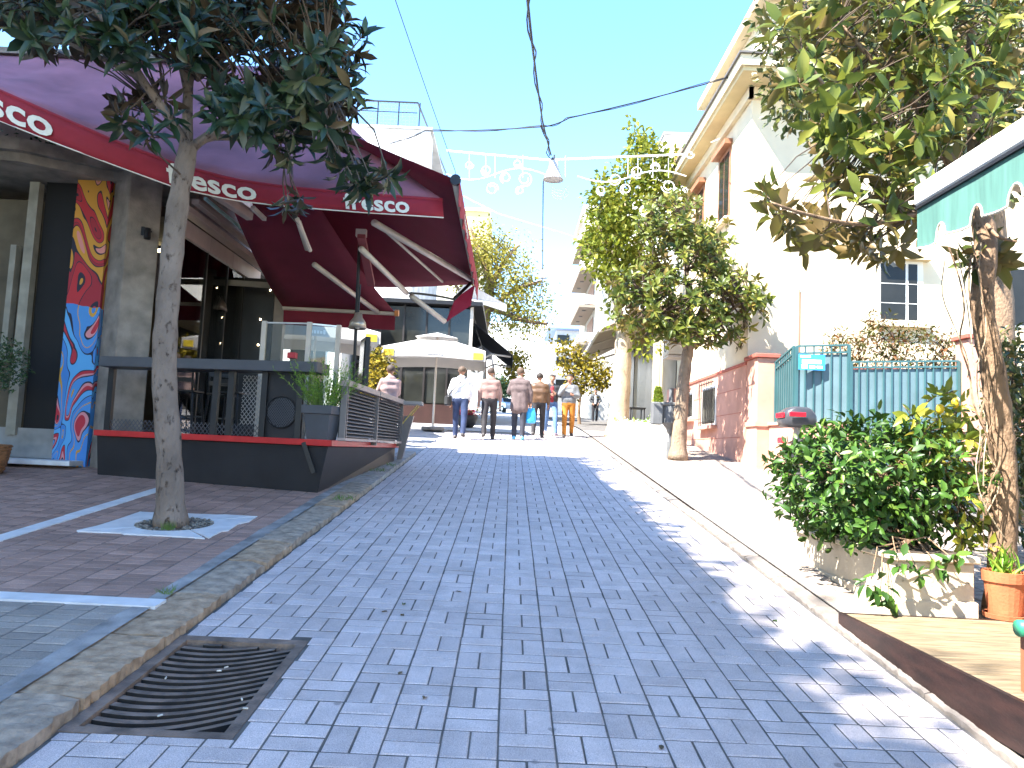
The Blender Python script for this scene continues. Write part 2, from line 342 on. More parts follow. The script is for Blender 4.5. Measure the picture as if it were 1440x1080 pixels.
for a, b, c, d, r in rects:
    a = max(a, -1.752); b = min(b, 2.122)
    if b-a < .035: continue
    if b > GR[0] and a < GR[1] and d > GR[2] and c < GR[3]:
        if b > GR[1]+.03: a = GR[1]+.004
        elif d > GR[3]+.03: c = GR[3]+.004
        elif c < GR[2]-.03: d = GR[2]-.004
        else: continue
    lx, ly = b-a, d-c; M = pm((a+b)/2, (c+d)/2, -.013, math.pi/2 if r else 0)
    mats4.append(M @ (Matrix.Diagonal((ly/W, lx/(W/2), 1, 1)) if r else Matrix.Diagonal((lx/W, ly/(W/2), 1, 1))))
grid_pieces(paver_base(W, W/2), mats4, 'paver', 'pavers', road, M_paver)
# left sidewalk: courses of small bricks running with the street
bl = []; 
for i in range(60):
    x = -2.15-0.1-i*0.2
    if x < -7.2: break
    for j in range(120):
        y = 1.6+j*0.1+(0.05 if i % 2 else 0)
        if y > 10.6: break
        if math.hypot((x+2.95)*1.0, (y-6.95)) < .34: continue
        bl.append((x, y))
red = [b for b in bl if b[1] > 4.66]; gry = [b for b in bl if b[1] <= 4.66]
grid_pieces(paver_base(.2, .1), [pm(x, y, .056) for x, y in red], 'brick', 'bricks', lside, M_brick, 160)
grid_pieces(paver_base(.2, .1), [pm(x, y, .056) for x, y in gry], 'brick', 'bricks', lside, M_greyb, 140)
rl = []
for i in range(16):
    x = 2.37+i*0.2
    for j in range(240):
        y = 1.6+j*0.1+(0.05 if i % 2 else 0)
        if y > 24 or (y < 5.1 and x < 4.4) or (x > 4.6 and y > 14.4): continue
        rl.append((x, y))
grid_pieces(paver_base(.2, .1), [pm(x, y, .031) for x, y in rl], 'brick', 'bricks', rside, M_rpav, 300)

# kerbs: worn stones, each its own piece
def stone(parent, x0, x1, y0, y1, ztop, h, m, rough=.012, worn=.03, side=1):
    nx, nyy = 3, max(4, int((y1-y0)/.035)); vs = []; fs = []
    for j in range(nyy+1):
        y = y0+(y1-y0)*j/nyy
        for i in range(nx+1):
            t = i/nx; x = x0+(x1-x0)*t; z = gz(y)+ztop+rng.uniform(-rough, rough)*.4
            edge = (t == 1) if side > 0 else (t == 0)
            if edge: z -= worn*rng.uniform(.15, .7); x += side*rng.uniform(-rough, rough*.6)
            vs.append((x, y, z))
    n = len(vs)
    for j in range(nyy+1):
        for i in (0, nx):
            x, y, z = vs[j*(nx+1)+i]; vs.append((x+(rng.uniform(-.01, .012)*side if (i == nx) == (side > 0) else 0), y, gz(y)+ztop-h))
    for j in range(nyy):
        for i in range(nx):
            a = j*(nx+1)+i; fs.append((a, a+1, a+nx+2, a+nx+1))
        fs.append((n+2*j, j*(nx+1), (j+1)*(nx+1), n+2*j+2)); fs.append((j*(nx+1)+nx, n+2*j+1, n+2*j+3, (j+1)*(nx+1)+nx))
    fs.append((n, n+1)+tuple(range(nx, -1, -1))); fs.append((n+2*nyy+1, n+2*nyy)+tuple(nyy*(nx+1)+i for i in range(nx+1)))
    return MB().add(vs, fs).build('kerb_stone', m, parent)
kerb = bpy.data.objects.new('kerb_left', None); COL.objects.link(kerb); kerb['kind'] = 'structure'; ORG[kerb.name] = Vector()
M_kerb2 = mat('kerb_stone_ochre', (0.30, 0.205, 0.13), 0.9, 0.28, 14, 1.0, 35, col2=(0.34, 0.25, 0.17), detail=8)
M_kerb3 = mat('kerb_stone_grey', (0.31, 0.28, 0.25), 0.9, 0.28, 14, 1.0, 35, detail=8)
y = 1.7; i = 0
while y < 14.6:
    L = rng.uniform(.62, .98) if y > 4.2 else rng.choice((.78, .92))
    h = .055 if y < 3.3 else .105
    stone(kerb, -2.07+rng.uniform(-.02, .02), -1.765, y, min(y+L-.028, 14.7), .068+rng.uniform(-.008, .006), .2, (M_kerb2 if i in (2, 3, 5, 8) else M_kerb3 if i > 9 else M_kerb), rough=.014 if y < 9 else .01); y += L; i += 1
MB().b(-2.16, -2.07, 1.5, 1.6, .1, .16).build('kerb_stone', M_kerb, kerb)
rk = bpy.data.objects.new('kerb_right', None); COL.objects.link(rk); rk['kind'] = 'structure'; ORG[rk.name] = Vector()
M_rkerb = mat('pink_kerb', (.19, .165, .145), .85, .2, 6, .5, 40)
y = 1.7
while y < 21:
    L = rng.uniform(.7, 1.0); stone(rk, 2.13, 2.262, y, y+L-.012, .022 if y > 9 else .034, .18, M_rkerb, rough=.006, side=-1); y += L
# mortar strip between the left kerb and the bricks
g = MB(); ys = [1.6+.35*i for i in range(37)]
g.add([p for yy in ys for p in ((-2.16+rng.uniform(-.015, .015), yy, gz(yy)+.0745), (-2.05, yy, gz(yy)+.0735))], [(2*i, 2*i+1, 2*i+3, 2*i+2) for i in range(len(ys)-1)])
g.build('mortar_strip', mat('mortar', (.24, .235, .23), .9, .4, 5, .6, 60), kerb, fix=False)

# white marble inlays in the left sidewalk
def slab(mb, pts, dz0, dz1):
    n = len(pts); b = [(x, y, gz(y)+dz0) for x, y in pts]; t = [(x, y, gz(y)+dz1) for x, y in pts]
    mb.add(b+t, [tuple(range(n, 2*n))]+[(i, (i+1) % n, n+(i+1) % n, n+i) for i in range(n)]); return mb
strips = bpy.data.objects.new('marble_inlay_strip', None); COL.objects.link(strips); ORG[strips.name] = Vector()
tag(strips, 'white marble strip laid across the left brick sidewalk, ending at the kerb', 'paving strip')
xs = [-7.2, -5.6, -4.45, -3.3, -2.02]
for a, b in zip(xs, xs[1:]): slab(MB(), [(a+.004, 4.60), (b-.004, 4.59), (b-.004, 4.735), (a+.004, 4.745)], .058, .0815).build('slab', M_marble, strips)
strip2 = bpy.data.objects.new('marble_inlay_strip', None); COL.objects.link(strip2); ORG[strip2.name] = Vector()
tag(strip2, 'white marble strip running lengthwise past the tree pit to the bar', 'paving strip')
ysx = [4.76, 5.9, 7.1, 8.1, 9.2]
for a, b in zip(ysx, ysx[1:]): slab(MB(), [(-4.03, a+.004), (-3.89, a+.004), (-3.88, b-.004), (-4.02, b-.004)], .058, .0815).build('slab', M_marble, strip2)
pit = thing('tree_pit_surround', 'white marble slabs framing the round hole of the leaning tree on the left sidewalk', 'tree pit', (-2.95, 6.95, gz(6.95)+.09))
def arcs(a0, a1, r, n=6): return [(-2.95+r*math.cos(a0+(a1-a0)*i/n), 6.95+r*math.sin(a0+(a1-a0)*i/n)) for i in range(n+1)]
cs = {0: (-2.38, 7.45), 1: (-3.50, 7.45), 2: (-3.55, 6.48), 3: (-2.44, 6.44)}
for q in range(4):
    a0 = math.pi/4+q*math.pi/2+.02; a1 = a0+math.pi/2-.04
    inner = arcs(a1, a0, .33); o1 = cs[q]; o2 = cs[(q+1) % 4]
    mid = [(o1[0]+(o2[0]-o1[0])*t+rng.uniform(-.03, .03), o1[1]+(o2[1]-o1[1])*t+rng.uniform(-.03, .03)) for t in (.02, .3, .33, .6, .75, .98)]
    slab(MB(), mid+inner, .058, .083).build('slab', M_marble, pit)
gm = MB()
for i in range(420):
    a = rng.uniform(0, 6.28); r = .32*math.sqrt(rng.random()); s = rng.uniform(.008, .019)
    x, yy = -2.95+r*math.cos(a), 6.95+r*math.sin(a)
    gm.sphere((x, yy, gz(yy)+.074+rng.uniform(-.01, .01)), (s, s*rng.uniform(.7, 1.2), s*.7), 5, 3)
gv = gm.build('gravel', mat('pit_gravel', (.2, .18, .15), .9, .6, 30), pit); gv['kind'] = 'stuff'
gd = MB()
for k in range(20):
    a = 2*math.pi*k/20; gd.v.append((-2.95+.34*math.cos(a), 6.95+.34*math.sin(a), gz(6.95+.34*math.sin(a))+.0705)); 
gd.f.append(tuple(range(20))); gd.m.append(0); gd.build('soil', mat('soil', (.10, .085, .07), .95, .4, 12, .6, 60), pit, fix=False)
wd = MB()
for i in range(60):
    a = rng.uniform(0, 6.28); r = rng.uniform(0, .06); b = Vector((-2.9+r*math.cos(a), 6.70+r*math.sin(a), gz(6.7)+.075)); t = b+Vector((rng.uniform(-.04, .04), rng.uniform(-.04, .04), rng.uniform(.03, .09)))
    wd.add([b+Vector((-.003, 0, 0)), b+Vector((.003, 0, 0)), t], [(0, 1, 2)])
M_grass = leaf_mat('grass_blade', [(0, (.07, .14, .02)), (1, (.14, .22, .05))], (-1, 0, 0), .6, .3)
w = wd.build('weed', M_grass, pit, fix=False); w['kind'] = 'stuff'
# weeds along the left kerb
kw = MB()
for cx, cy, n, sp in ((-1.86, 8.75, 60, .12), (-1.9, 11.4, 40, .12), (-2.1, 4.9, 25, .06), (-1.85, 12.2, 30, .15)):
    for i in range(n):
        b = Vector((cx+rng.gauss(0, sp*.5), cy+rng.gauss(0, sp*.6), 0)); b.z = gz(b.y)+.07
        t = b+Vector((rng.uniform(-.05, .05), rng.uniform(-.05, .05), rng.uniform(.02, .06)))
        kw.add([b+Vector((-.004, 0, 0)), b+Vector((.004, 0, 0)), t], [(0, 1, 2)])
k = kw.build('kerb_weeds', M_grass, None, fix=False); tag(k, 'small green weeds sprouting between the left kerb stones', 'weeds', None, 'stuff')

# storm drain
x0, x1, y0, y1 = GR
dr = thing('storm_drain', 'rusty cast iron storm drain grate with curved bars beside the left kerb', 'drain', ((x0+x1)/2, (y0+y1)/2, gz(3.8)))
M_slot_shade = mat('black_slot_shade', (.022, .019, .016), .95, .3, 20)  # bar sides coloured black to paint in the dark of the slots
def zr(y, d): return gz(y)+d
fr = MB()
for (a, b, c, d) in ((x0, x0+.06, y0, y1), (x1-.05, x1, y0, y1), (x0+.06, x1-.05, y0, y0+.05), (x0+.06, x1-.05, y1-.07, y1)):
    slab(fr, [(a, c), (b, c), (b, d), (a, d)], -.10, .004)
fr.build('frame', M_iron, dr)
pl = MB(); slab(pl, [(x0+.03, y0+.03), (x1-.03, y0+.03), (x1-.03, y1-.03), (x0+.03, y1-.03)], -.13, -.10); pl.build('sump', M_dark, dr)
for k in range(17):                                                    # bars bow like nested arcs
    c = y0+.02+k*.072; vs = []; n = 12
    for i in range(n+1):
        t = i/n; x = x0+.064+(x1-x0-.118)*t; yy = c+.17*(t**1.8)-.05*math.sin(t*math.pi)
        vs.append((x, yy))
    vs = [p for p in vs if y0+.052 < p[1] < y1-.075]
    if len(vs) < 3: continue
    mb = MB(); w2 = .0225
    for s in (-.012, -.05):
        for p in vs: mb.v += [(p[0], p[1]-w2, zr(p[1], s)), (p[0], p[1]+w2, zr(p[1], s))]
    nn = len(vs)
    for i in range(nn-1):
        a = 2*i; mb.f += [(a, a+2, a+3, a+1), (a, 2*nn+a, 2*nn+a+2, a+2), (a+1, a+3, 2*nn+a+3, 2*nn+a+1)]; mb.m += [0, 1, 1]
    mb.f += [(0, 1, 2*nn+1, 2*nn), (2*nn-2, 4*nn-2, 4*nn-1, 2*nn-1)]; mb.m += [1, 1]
    mb.build('bar', [M_iron, M_slot_shade], dr)
for k in range(3):
    x = x0+.17+k*.17; mb = MB(); mb.bar((x, y0+.05, zr(y0+.05, -.062)), (x, y1-.07, zr(y1-.07, -.062)), .018, .03); mb.build('rib', M_iron, dr)
# litter: cigarette ends, leaves, gum spots on the road
M_lit = mat('litter_pale', (.6, .58, .52), .8, .3, 30); M_dry = mat('dry_leaf', (.10, .075, .04), .8, .4, 30)
for (px, py, kind) in ((233, 955, 0), (308, 945, 0), (340, 985, 0), (225, 1008, 0), (318, 940, 0), (345, 998, 0), (568, 868, 1), (640, 833, 1), (545, 862, 1), (566, 852, 2), (1000, 848, 1), (700, 735, 0), (595, 985, 1), (560, 950, 1), (1093, 876, 2), (380, 850, 1), (930, 1056, 1), (1075, 845, 0), (1275, 932, 0)):
    p = G(px, py, .004); mb = MB(); a = rng.uniform(0, 3.14)
    if kind == 0: mb.tube([(p[0]-.011*math.cos(a), p[1]-.011*math.sin(a), p[2]+.006), (p[0]+.011*math.cos(a), p[1]+.011*math.sin(a), p[2]+.006)], .004, 6)
    else:
        v, f = leaf_base(.05, .022, .6, .2); M = frame_mat((p[0], p[1], p[2]+.006), (math.cos(a), math.sin(a), .09*math.sin(a)), (0, 0, 1), 1); mb.add([M@Vector(q) for q in v], f)
    if kind == 0: solo(mb, 'cigarette_end', M_lit, 'pale cigarette end dropped on the paving', 'litter', 'litter on the paving')
    elif kind == 1: solo(mb, 'fallen_leaf', M_dry, 'dark dry leaf lying on the grey road pavers', 'leaf', 'leaves fallen on the road')
    else: solo(mb, 'fallen_leaf', M_grass, 'green leaf lying on the grey road pavers', 'leaf', 'green leaves on the road')
# ================================================================== LEFT SIDE: corner cafe, awnings, bar
M_burg = mat('burgundy_canvas', (0.22, 0.028, 0.055), 0.8, 0.16, 2.5, 0.25, 300)
def see_through(m, col, f):                            # thin cloth lets some daylight through
    t = m.node_tree; p = t.nodes['Principled BSDF']; tl = t.nodes.new('ShaderNodeBsdfTranslucent'); tl.inputs[0].default_value = (*col, 1)
    ms = t.nodes.new('ShaderNodeMixShader'); ms.inputs[0].default_value = f; t.links.new(p.outputs[0], ms.inputs[1]); t.links.new(tl.outputs[0], ms.inputs[2]); t.links.new(ms.outputs[0], t.nodes['Material Output'].inputs[0])
see_through(M_burg, (.30, .02, .05), .35)
M_burg_top = mat('pale_burgundy_canvas', (0.30, 0.115, 0.145), 0.85, 0.32, 1.1, 0.25, 260)  # paler, less saturated burgundy than the side awning's canvas
M_red = mat('red_valance_canvas', (0.31, 0.018, 0.03), 0.75, 0.1, 5, 0.2, 260)
M_letter = mat('cream_lettering', (0.80, 0.74, 0.60), 0.7, 0.06, 20)
M_alu = mat('awning_arm_paint', (0.55, 0.50, 0.44), 0.45, 0.08, 5, metal=0.1)
M_char = mat('charcoal_paint', (0.022, 0.021, 0.023), 0.5, 0.15, 3, 0.12, 80)
M_redpaint = mat('red_ledge_paint', (0.48, 0.022, 0.02), 0.4, 0.08, 6)
M_black = mat('black_metal', (0.018, 0.018, 0.02), 0.4, 0.1, 6, metal=0.3)
M_steel = mat('brushed_steel', (0.5, 0.49, 0.47), 0.3, 0.1, 12, metal=0.8)
M_pinkal = mat('pale_pink_profile', (0.36, 0.28, 0.25), 0.45, 0.08, 5)
M_glass = glass('clear_glass', (0.9, 0.95, 0.93), 0.86)
M_bglass = glass('smoked_glass', (0.5, 0.5, 0.48), 0.55)
M_brass = mat('brushed_bell_shade', (0.42, 0.36, 0.29), 0.35, 0.12, 10, metal=0.6)
M_wood = mat('brown_stained_wood', (0.16, 0.072, 0.042), 0.55, 0.25, 6, 0.3, 60, stretch=(1, 1, 6))

def mural():
    m, t, p = nt('graffiti_mural'); N = t.nodes; L = t.links
    tc = N.new('ShaderNodeTexCoord'); mp = N.new('ShaderNodeMapping'); mp.inputs['Scale'].default_value = (1.5, 1.5, .62); L.new(tc.outputs['Object'], mp.inputs[0])
    nz = N.new('ShaderNodeTexNoise'); nz.inputs['Scale'].default_value = 1.1; nz.inputs['Detail'].default_value = 0.5; nz.inputs['Distortion'].default_value = 2.6; L.new(mp.outputs[0], nz.inputs['Vector'])
    mul = N.new('ShaderNodeMath'); mul.operation = 'MULTIPLY'; mul.inputs[1].default_value = 2.6; L.new(nz.outputs[0], mul.inputs[0])
    fr = N.new('ShaderNodeMath'); fr.operation = 'FRACT'; L.new(mul.outputs[0], fr.inputs[0])
    def ramp(cols):
        r = N.new('ShaderNodeValToRGB'); r.color_ramp.interpolation = 'CONSTANT'; e = r.color_ramp.elements
        while len(e) < len(cols): e.new(.5)
        for i, (pos, c) in enumerate(cols): e[i].position = pos; e[i].color = (*c, 1)
        L.new(fr.outputs[0], r.inputs[0]); return r
    blk = (.015, .012, .03)
    up = ramp([(0, (.45, .02, .03)), (.2, blk), (.25, (.58, .28, .03)), (.5, blk), (.545, (.65, .25, .22)), (.66, (.58, .28, .03)), (.8, blk), (.84, (.33, .015, .03)), (.97, blk)])
    dn = ramp([(0, (.05, .22, .58)), (.25, blk), (.29, (.09, .36, .70)), (.52, blk), (.56, (.45, .02, .04)), (.68, (.62, .25, .28)), (.76, blk), (.80, (.06, .26, .62)), (.96, (.55, .3, .04))])
    sx = N.new('ShaderNodeSeparateXYZ'); L.new(tc.outputs['Object'], sx.inputs[0])
    n2 = N.new('ShaderNodeTexNoise'); n2.inputs['Scale'].default_value = 1.2; L.new(tc.outputs['Object'], n2.inputs['Vector'])
    ad = N.new('ShaderNodeMath'); ad.operation = 'ADD'; L.new(sx.outputs[2], ad.inputs[0]); L.new(n2.outputs[0], ad.inputs[1])
    gt = N.new('ShaderNodeMath'); gt.operation = 'GREATER_THAN'; gt.inputs[1].default_value = 2.75; L.new(ad.outputs[0], gt.inputs[0])
    mx = N.new('ShaderNodeMix'); mx.data_type = 'RGBA'; L.new(gt.outputs[0], mx.inputs[0]); L.new(dn.outputs[0], mx.inputs[6]); L.new(up.outputs[0], mx.inputs[7])
    L.new(mx.outputs[2], p.inputs['Base Color']); p.inputs['Roughness'].default_value = .6
    return m
M_mural = mural()

cafe = thing('cafe_building', 'low corner cafe with concrete pillar, painted mural pillar and glazed front under the burgundy awnings', 'building', (-6.5, 10.6, gz(10.5)+.09))
g0 = gz(10.4)+.06
mb = MB(); mb.prism([(-5.31, 10.20, g0), (-4.96, 10.42, g0), (-5.30, 10.80, g0), (-5.66, 10.46, g0)], (0, 0, 5.14-g0)); mb.build('concrete_pillar', M_concrete, cafe, bevel=.012)
mb = MB(); mb.b(-6.13, -5.67, 10.38, 10.8, g0, 5.12); mb.build('mural_pillar', M_mural, cafe, label='pillar covered in a red, yellow and blue graffiti mural')
mb = MB(); mb.b(-6.66, -6.132, 10.55, 10.62, g0+.1, 5.0); mb.build('door', mat('black_door', (.005, .005, .006), .6, .2, 3), cafe)
mb = MB(); mb.b(-7.1, -5.70, 10.05, 10.44, g0+.03, g0+.095); mb.build('doorstep', M_marble, cafe, bevel=.006)
mb = MB(); mb.b(-7.0, -6.14, 10.46, 10.56, g0+.1, g0+.5); mb.build('stone_plinth', mat('pale_plinth', (.26, .26, .25), .7, .2, 4), cafe)
for xa, xb in ((-6.80, -6.67), (-6.98, -6.90)):
    mb = MB(); mb.b(xa, xb, 10.40, 10.52, g0+.4 if xa > -6.9 else g0+1.4, 4.9 if xa > -6.9 else 4.0); mb.build('door_post', mat('pale_post', (.26, .245, .20), .7, .2, 5), cafe)
# balcony slab with its bent front, and the upper wall that carries the awnings
mb = MB()
mb.prism([(-9.5, 9.4, 4.95), (-6.55, 9.75, 4.95), (-5.62, 10.33, 4.95), (-4.7, 10.33, 4.95), (-4.7, 12, 4.95), (-9.5, 12, 4.95)], (0, 0, .12)); mb.build('cornice', M_concrete, cafe)
mb = MB(); mb.prism([(-9.5, 9.3, 5.072), (-6.5, 9.65, 5.072), (-5.6, 10.26, 5.072), (-4.66, 10.26, 5.072), (-4.66, 12, 5.072), (-9.5, 12, 5.072)], (0, 0, .16)); mb.build('cornice_cap', M_concrete, cafe)
mb = MB(); mb.b(-9.4, -4.68, 10.72, 10.98, 5.24, 6.83); mb.b(-4.95, -4.68, 10.99, 13.9, 4.75, 6.83); mb.build('upper_wall', mat('dim_upper_wall', (.30, .24, .22), .85, .2, 3), cafe)
mb = MB(); mb.b(-9.4, -4.6, 10.6, 13.9, 6.84, 6.93); mb.build('roof_slab', M_concrete, cafe)
# glazed side wall receding along x = -4.75
fy = [10.55, 11.55, 12.4, 13.15]
for a, b in zip(fy, fy[1:]):
    mb = MB(); mb.b(-4.76, -4.74, a+.015, b-.015, 1.32, 4.28); gp = mb.build('glass_pane', M_glass, cafe)
    mb = MB(); mb.b(-4.775, -4.725, b-.018, b+.018, 1.32, 4.28); mb.build('mullion', M_black, cafe)
for a, b in ((10.45, 11.55), (11.56, 12.5), (12.51, 13.9)):
    mb = MB(); mb.b(-4.80, -4.70, a, b, 4.29, 4.53); mb.build('header_panel', M_pinkal, cafe)
mb = MB(); mb.b(-4.69, -4.52, 10.3, 13.9, 4.55, 4.63); mb.build('rail', M_pinkal, cafe)
mb = MB(); mb.b(-4.50, -4.40, 10.3, 13.9, 4.66, 4.72); mb.build('rail', M_pinkal, cafe)
mb = MB(); mb.b(-4.34, -4.30, 10.3, 13.9, 4.72, 4.76); mb.build('rail', mat('teal_trim', (.35, .6, .6), .4, .1), cafe)
mb = MB(); mb.bar((-5.2, 12.6, 4.06), (-3.3, 12.6, 4.02), .05, .09); mb.build('cross_beam', mat('grey_beam', (.2, .19, .17), .6, .1), cafe)
mb = MB(); mb.b(-4.92, -4.2, 13.2, 13.9, 1.3, 4.27); mb.build('black_column', mat('black_cladding', (.014, .016, .022), .35, .2, 4), cafe)
mb = MB(); mb.b(-4.19, -4.02, 13.2, 13.35, 1.3, 4.4); mb.build('metal_column', mat('taupe_metal', (.22, .19, .18), .5, .1), cafe)
# interior
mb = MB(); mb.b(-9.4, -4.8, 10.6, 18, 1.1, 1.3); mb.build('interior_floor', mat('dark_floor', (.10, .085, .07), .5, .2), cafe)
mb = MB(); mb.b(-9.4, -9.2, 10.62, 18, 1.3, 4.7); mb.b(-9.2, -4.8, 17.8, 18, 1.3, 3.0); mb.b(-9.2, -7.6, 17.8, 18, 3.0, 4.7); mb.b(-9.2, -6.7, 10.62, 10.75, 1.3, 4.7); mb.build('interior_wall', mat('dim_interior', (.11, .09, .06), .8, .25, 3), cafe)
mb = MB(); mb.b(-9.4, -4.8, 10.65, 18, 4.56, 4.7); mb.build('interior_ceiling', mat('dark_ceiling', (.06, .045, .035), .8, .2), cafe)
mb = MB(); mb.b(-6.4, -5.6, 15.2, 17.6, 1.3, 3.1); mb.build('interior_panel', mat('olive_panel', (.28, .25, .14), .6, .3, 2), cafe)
def cafe_lamp(name, mb, label): return mb
M_tube = lamp_mat('warm_tube', (1, .82, .42), 7); M_spot = lamp_mat('small_spot', (1, .75, .4), 12)
for k, (px, py, Y) in enumerate(((250, 355, 12.6), (275, 368, 12.9), (218, 352, 12.4))):
    p = D(px, py, Y); t = thing('tube_light', ('short lit warm tube light hanging behind the tree trunk inside the cafe', 'longest lit warm tube light inside the cafe glazing', 'lit warm tube light beside the concrete pillar')[k], 'lamp', p)
    ln = (.3, .42, .25)[k]
    mb = MB(); mb.b(p[0]-ln/2, p[0]+ln/2, p[1]-.03, p[1]+.03, p[2]-.02, p[2]+.02); mb.build('tube', M_tube, t)
    mb = MB(); mb.b(p[0]-ln/2-.02, p[0]+ln/2+.02, p[1]-.04, p[1]+.04, p[2]+.022, p[2]+.06); mb.tube([(p[0], p[1], p[2]+.06), (p[0], p[1], 4.56)], .006, 5); mb.build('housing', M_black, t)
p = D(306, 432, 12.3); t = thing('pendant_lamp', 'dark bell shaped pendant lamp hanging inside the cafe glass', 'lamp', p)
mb = MB(); mb.lathe(p, [(.02, .2), (.06, .19), (.08, .12), (.13, .05), (.155, -.06), (.15, -.06), (.12, .04), (.07, .11)], 16); mb.build('shade', mat('bronze_shade', (.07, .055, .045), .35, .1, metal=.5), t, smooth=True)
mb = MB(); mb.tube([(p[0], p[1], p[2]+.2), (p[0], p[1], 4.55)], .008, 6); mb.build('cord', M_black, t)
for k, (px, py) in enumerate(((334, 457), (366, 449), (363, 485), (380, 408))):
    p = D(px, py, 13.19); mb = MB(); mb.sphere((p[0], p[1], p[2]), .014, 8, 5); mb.build('indicator', M_spot, cafe)

# wall lantern bracket on the pillar
p = D(205, 325, 10.3); t = thing('wall_spotlight', 'small black spotlight bracketed to the concrete pillar', 'lamp', p)
mb = MB(); mb.box((p[0]-.04, p[1]+.03, p[2]), (.04, .08, .12)); mb.build('bracket', M_black, t)
mb = MB(); mb.bar((p[0]-.04, p[1]+.02, p[2]+.02), (p[0]+.10, p[1]-.06, p[2]-.02), .03, .03); mb.tube([(p[0]+.05, p[1]-.05, p[2]+.02), (p[0]+.06, p[1]-.07, p[2]-.12)], .045, 10); mb.build('spot_head', M_black, t)

# ---- front awning (facing the camera) ----
fa = thing('front_awning', 'burgundy canvas awning with long red lettered valance over the cafe corner', 'awning', (-4.6, 10.6, 7.0))
edge_px = [(-260, 60), (-130, 115), (0, 170), (75, 200), (160, 232), (250, 265), (330, 282), (400, 290), (500, 298), (624, 306)]
YF = 8.5
bot = [Vector(D(x, y, YF)) for x, y in edge_px]
top_px = [(-260, 15), (-130, 72), (0, 128), (75, 161), (160, 198), (250, 232), (330, 253), (400, 263), (500, 272), (622, 281)]
top = [Vector(D(x, y, YF+.03)) for x, y in top_px]
def along(t, P):                                      # t in 0..1 by arc length
    s = [0]; 
    for a, b in zip(P, P[1:]): s.append(s[-1]+(b-a).length)
    u = t*s[-1]
    for i in range(len(P)-1):
        if u <= s[i+1] or i == len(P)-2: return P[i].lerp(P[i+1], (u-s[i])/(s[i+1]-s[i]))
NB = 40; mb = MB()
vs = []
for i in range(NB+1):
    t = i/NB; a = along(t, top); b = along(t, bot); r = .012*math.sin(i*1.1)
    for k in range(4): q = a.lerp(b, k/3); vs.append((q.x, q.y-r*(k/3), q.z))
mb.add(vs, [(i*4+k, (i+1)*4+k, (i+1)*4+k+1, i*4+k+1) for i in range(NB) for k in range(3)])
val = mb.build('valance', M_red, fa, smooth=True)
sm = val.modifiers.new('thick', 'SOLIDIFY'); sm.thickness = .006
mb = MB(); mb.tube([along(i/NB, bot)+Vector((0, -.004, -.002)) for i in range(NB+1)], .007, 5); mb.build('hem', M_letter, fa)
# text placed along the valance
def letters(word, t0, t1, parent, rel_h=.92):
    v, f = text_verts(word, .024); xs = [q[0] for q in v]; w = max(xs)-min(xs); hx = .75
    mb = MB(); vs = []
    for q in v:
        t = t0+(t1-t0)*(q[0]-min(xs))/w; a = along(t, top); b = along(t, bot)
        s = .12+rel_h*(q[1]/hx)*.98; P = b.lerp(a, s); vs.append((P.x, P.y-.022, P.z))
    mb.add(vs, f); return mb.build('lettering', M_letter, parent, fix=False)
def t_at(px):                                        # arc parameter at a pixel column
    best = min((abs(proj(along(i/400, bot))[0]-px), i/400) for i in range(401)); return best[1]
letters('fresco', t_at(-95), t_at(76), fa); letters('fresco', t_at(236), t_at(363), fa); letters('fresco', t_at(484), t_at(577), fa)
# sloping canvas up to the wall
NT = 36; NS = 10; vs = []
for i in range(NT+1):
    t = i/NT; a = along(t, top); xw = max(a.x, -9.3) if a.x < -4.6 else -4.6-(a.x+4.6)*-.42
    w_ = Vector((xw-.25, 10.7, 6.85))
    for k in range(NS+1):
        s = k/NS; q = a.lerp(w_, s); q.z -= .16*math.sin(s*math.pi)*(.6+.4*math.sin(i*.9)**2); vs.append(q)
mb = MB(); mb.add(vs, [(i*(NS+1)+k, i*(NS+1)+k+1, (i+1)*(NS+1)+k+1, (i+1)*(NS+1)+k) for i in range(NT) for k in range(NS)])
cv = mb.build('canvas', M_burg_top, fa, smooth=True); sm = cv.modifiers.new('thick', 'SOLIDIFY'); sm.thickness = .006
mb = MB(); mb.tube([along(i/NB, top)+Vector((0, .02, .0)) for i in range(NB+1)], .026, 8); mb.build('front_bar', M_red, fa, smooth=True)
# cassette/housing seen under the valance and folding arm
mb = MB(); a = Vector(D(290, 262, 9.0)); b = Vector(D(352, 303, 9.9)); mb.bar(a, b, .10, .14); mb.build('cassette', M_pinkal, fa, bevel=.01)
mb = MB(); mb.bar(D(355, 292, 9.6), D(372, 308, 10.2), .05, .05); mb.build('arm', M_alu, fa)
mb = MB(); mb.tube([D(418, 308, 8.75), D(436, 352, 9.6)], .028, 8); mb.build('arm', M_alu, fa)

# ---- street-side awning ----
sa = thing('side_awning', 'dark burgundy canvas awning with folding arms sloping out over the street side terrace', 'awning', (-4.6, 12, 7.1))
N0 = Vector((-.72, 8.22, 4.42)); N1 = Vector((-.70, 13.0, 4.30)); W0 = Vector((-4.6, 10.95, 7.05)); W1 = Vector((-4.4, 13.6, 4.35))
vs = []; NU, NV = 14, 10
for i in range(NU+1):
    a = N0.lerp(N1, i/NU); b = W0.lerp(W1, i/NU)
    for k in range(NV+1): q = a.lerp(b, k/NV); q.z -= .10*math.sin(math.pi*k/NV); vs.append(q)
mb = MB(); mb.add(vs, [(i*(NV+1)+k, i*(NV+1)+k+1, (i+1)*(NV+1)+k+1, (i+1)*(NV+1)+k) for i in range(NU) for k in range(NV)])
cv = mb.build('canvas', M_burg, sa, smooth=True); sm = cv.modifiers.new('thick', 'SOLIDIFY'); sm.thickness = .006
mb = MB(); mb.tube([N0, N1], .045, 10); mb.build('front_bar', M_alu, sa, smooth=True)
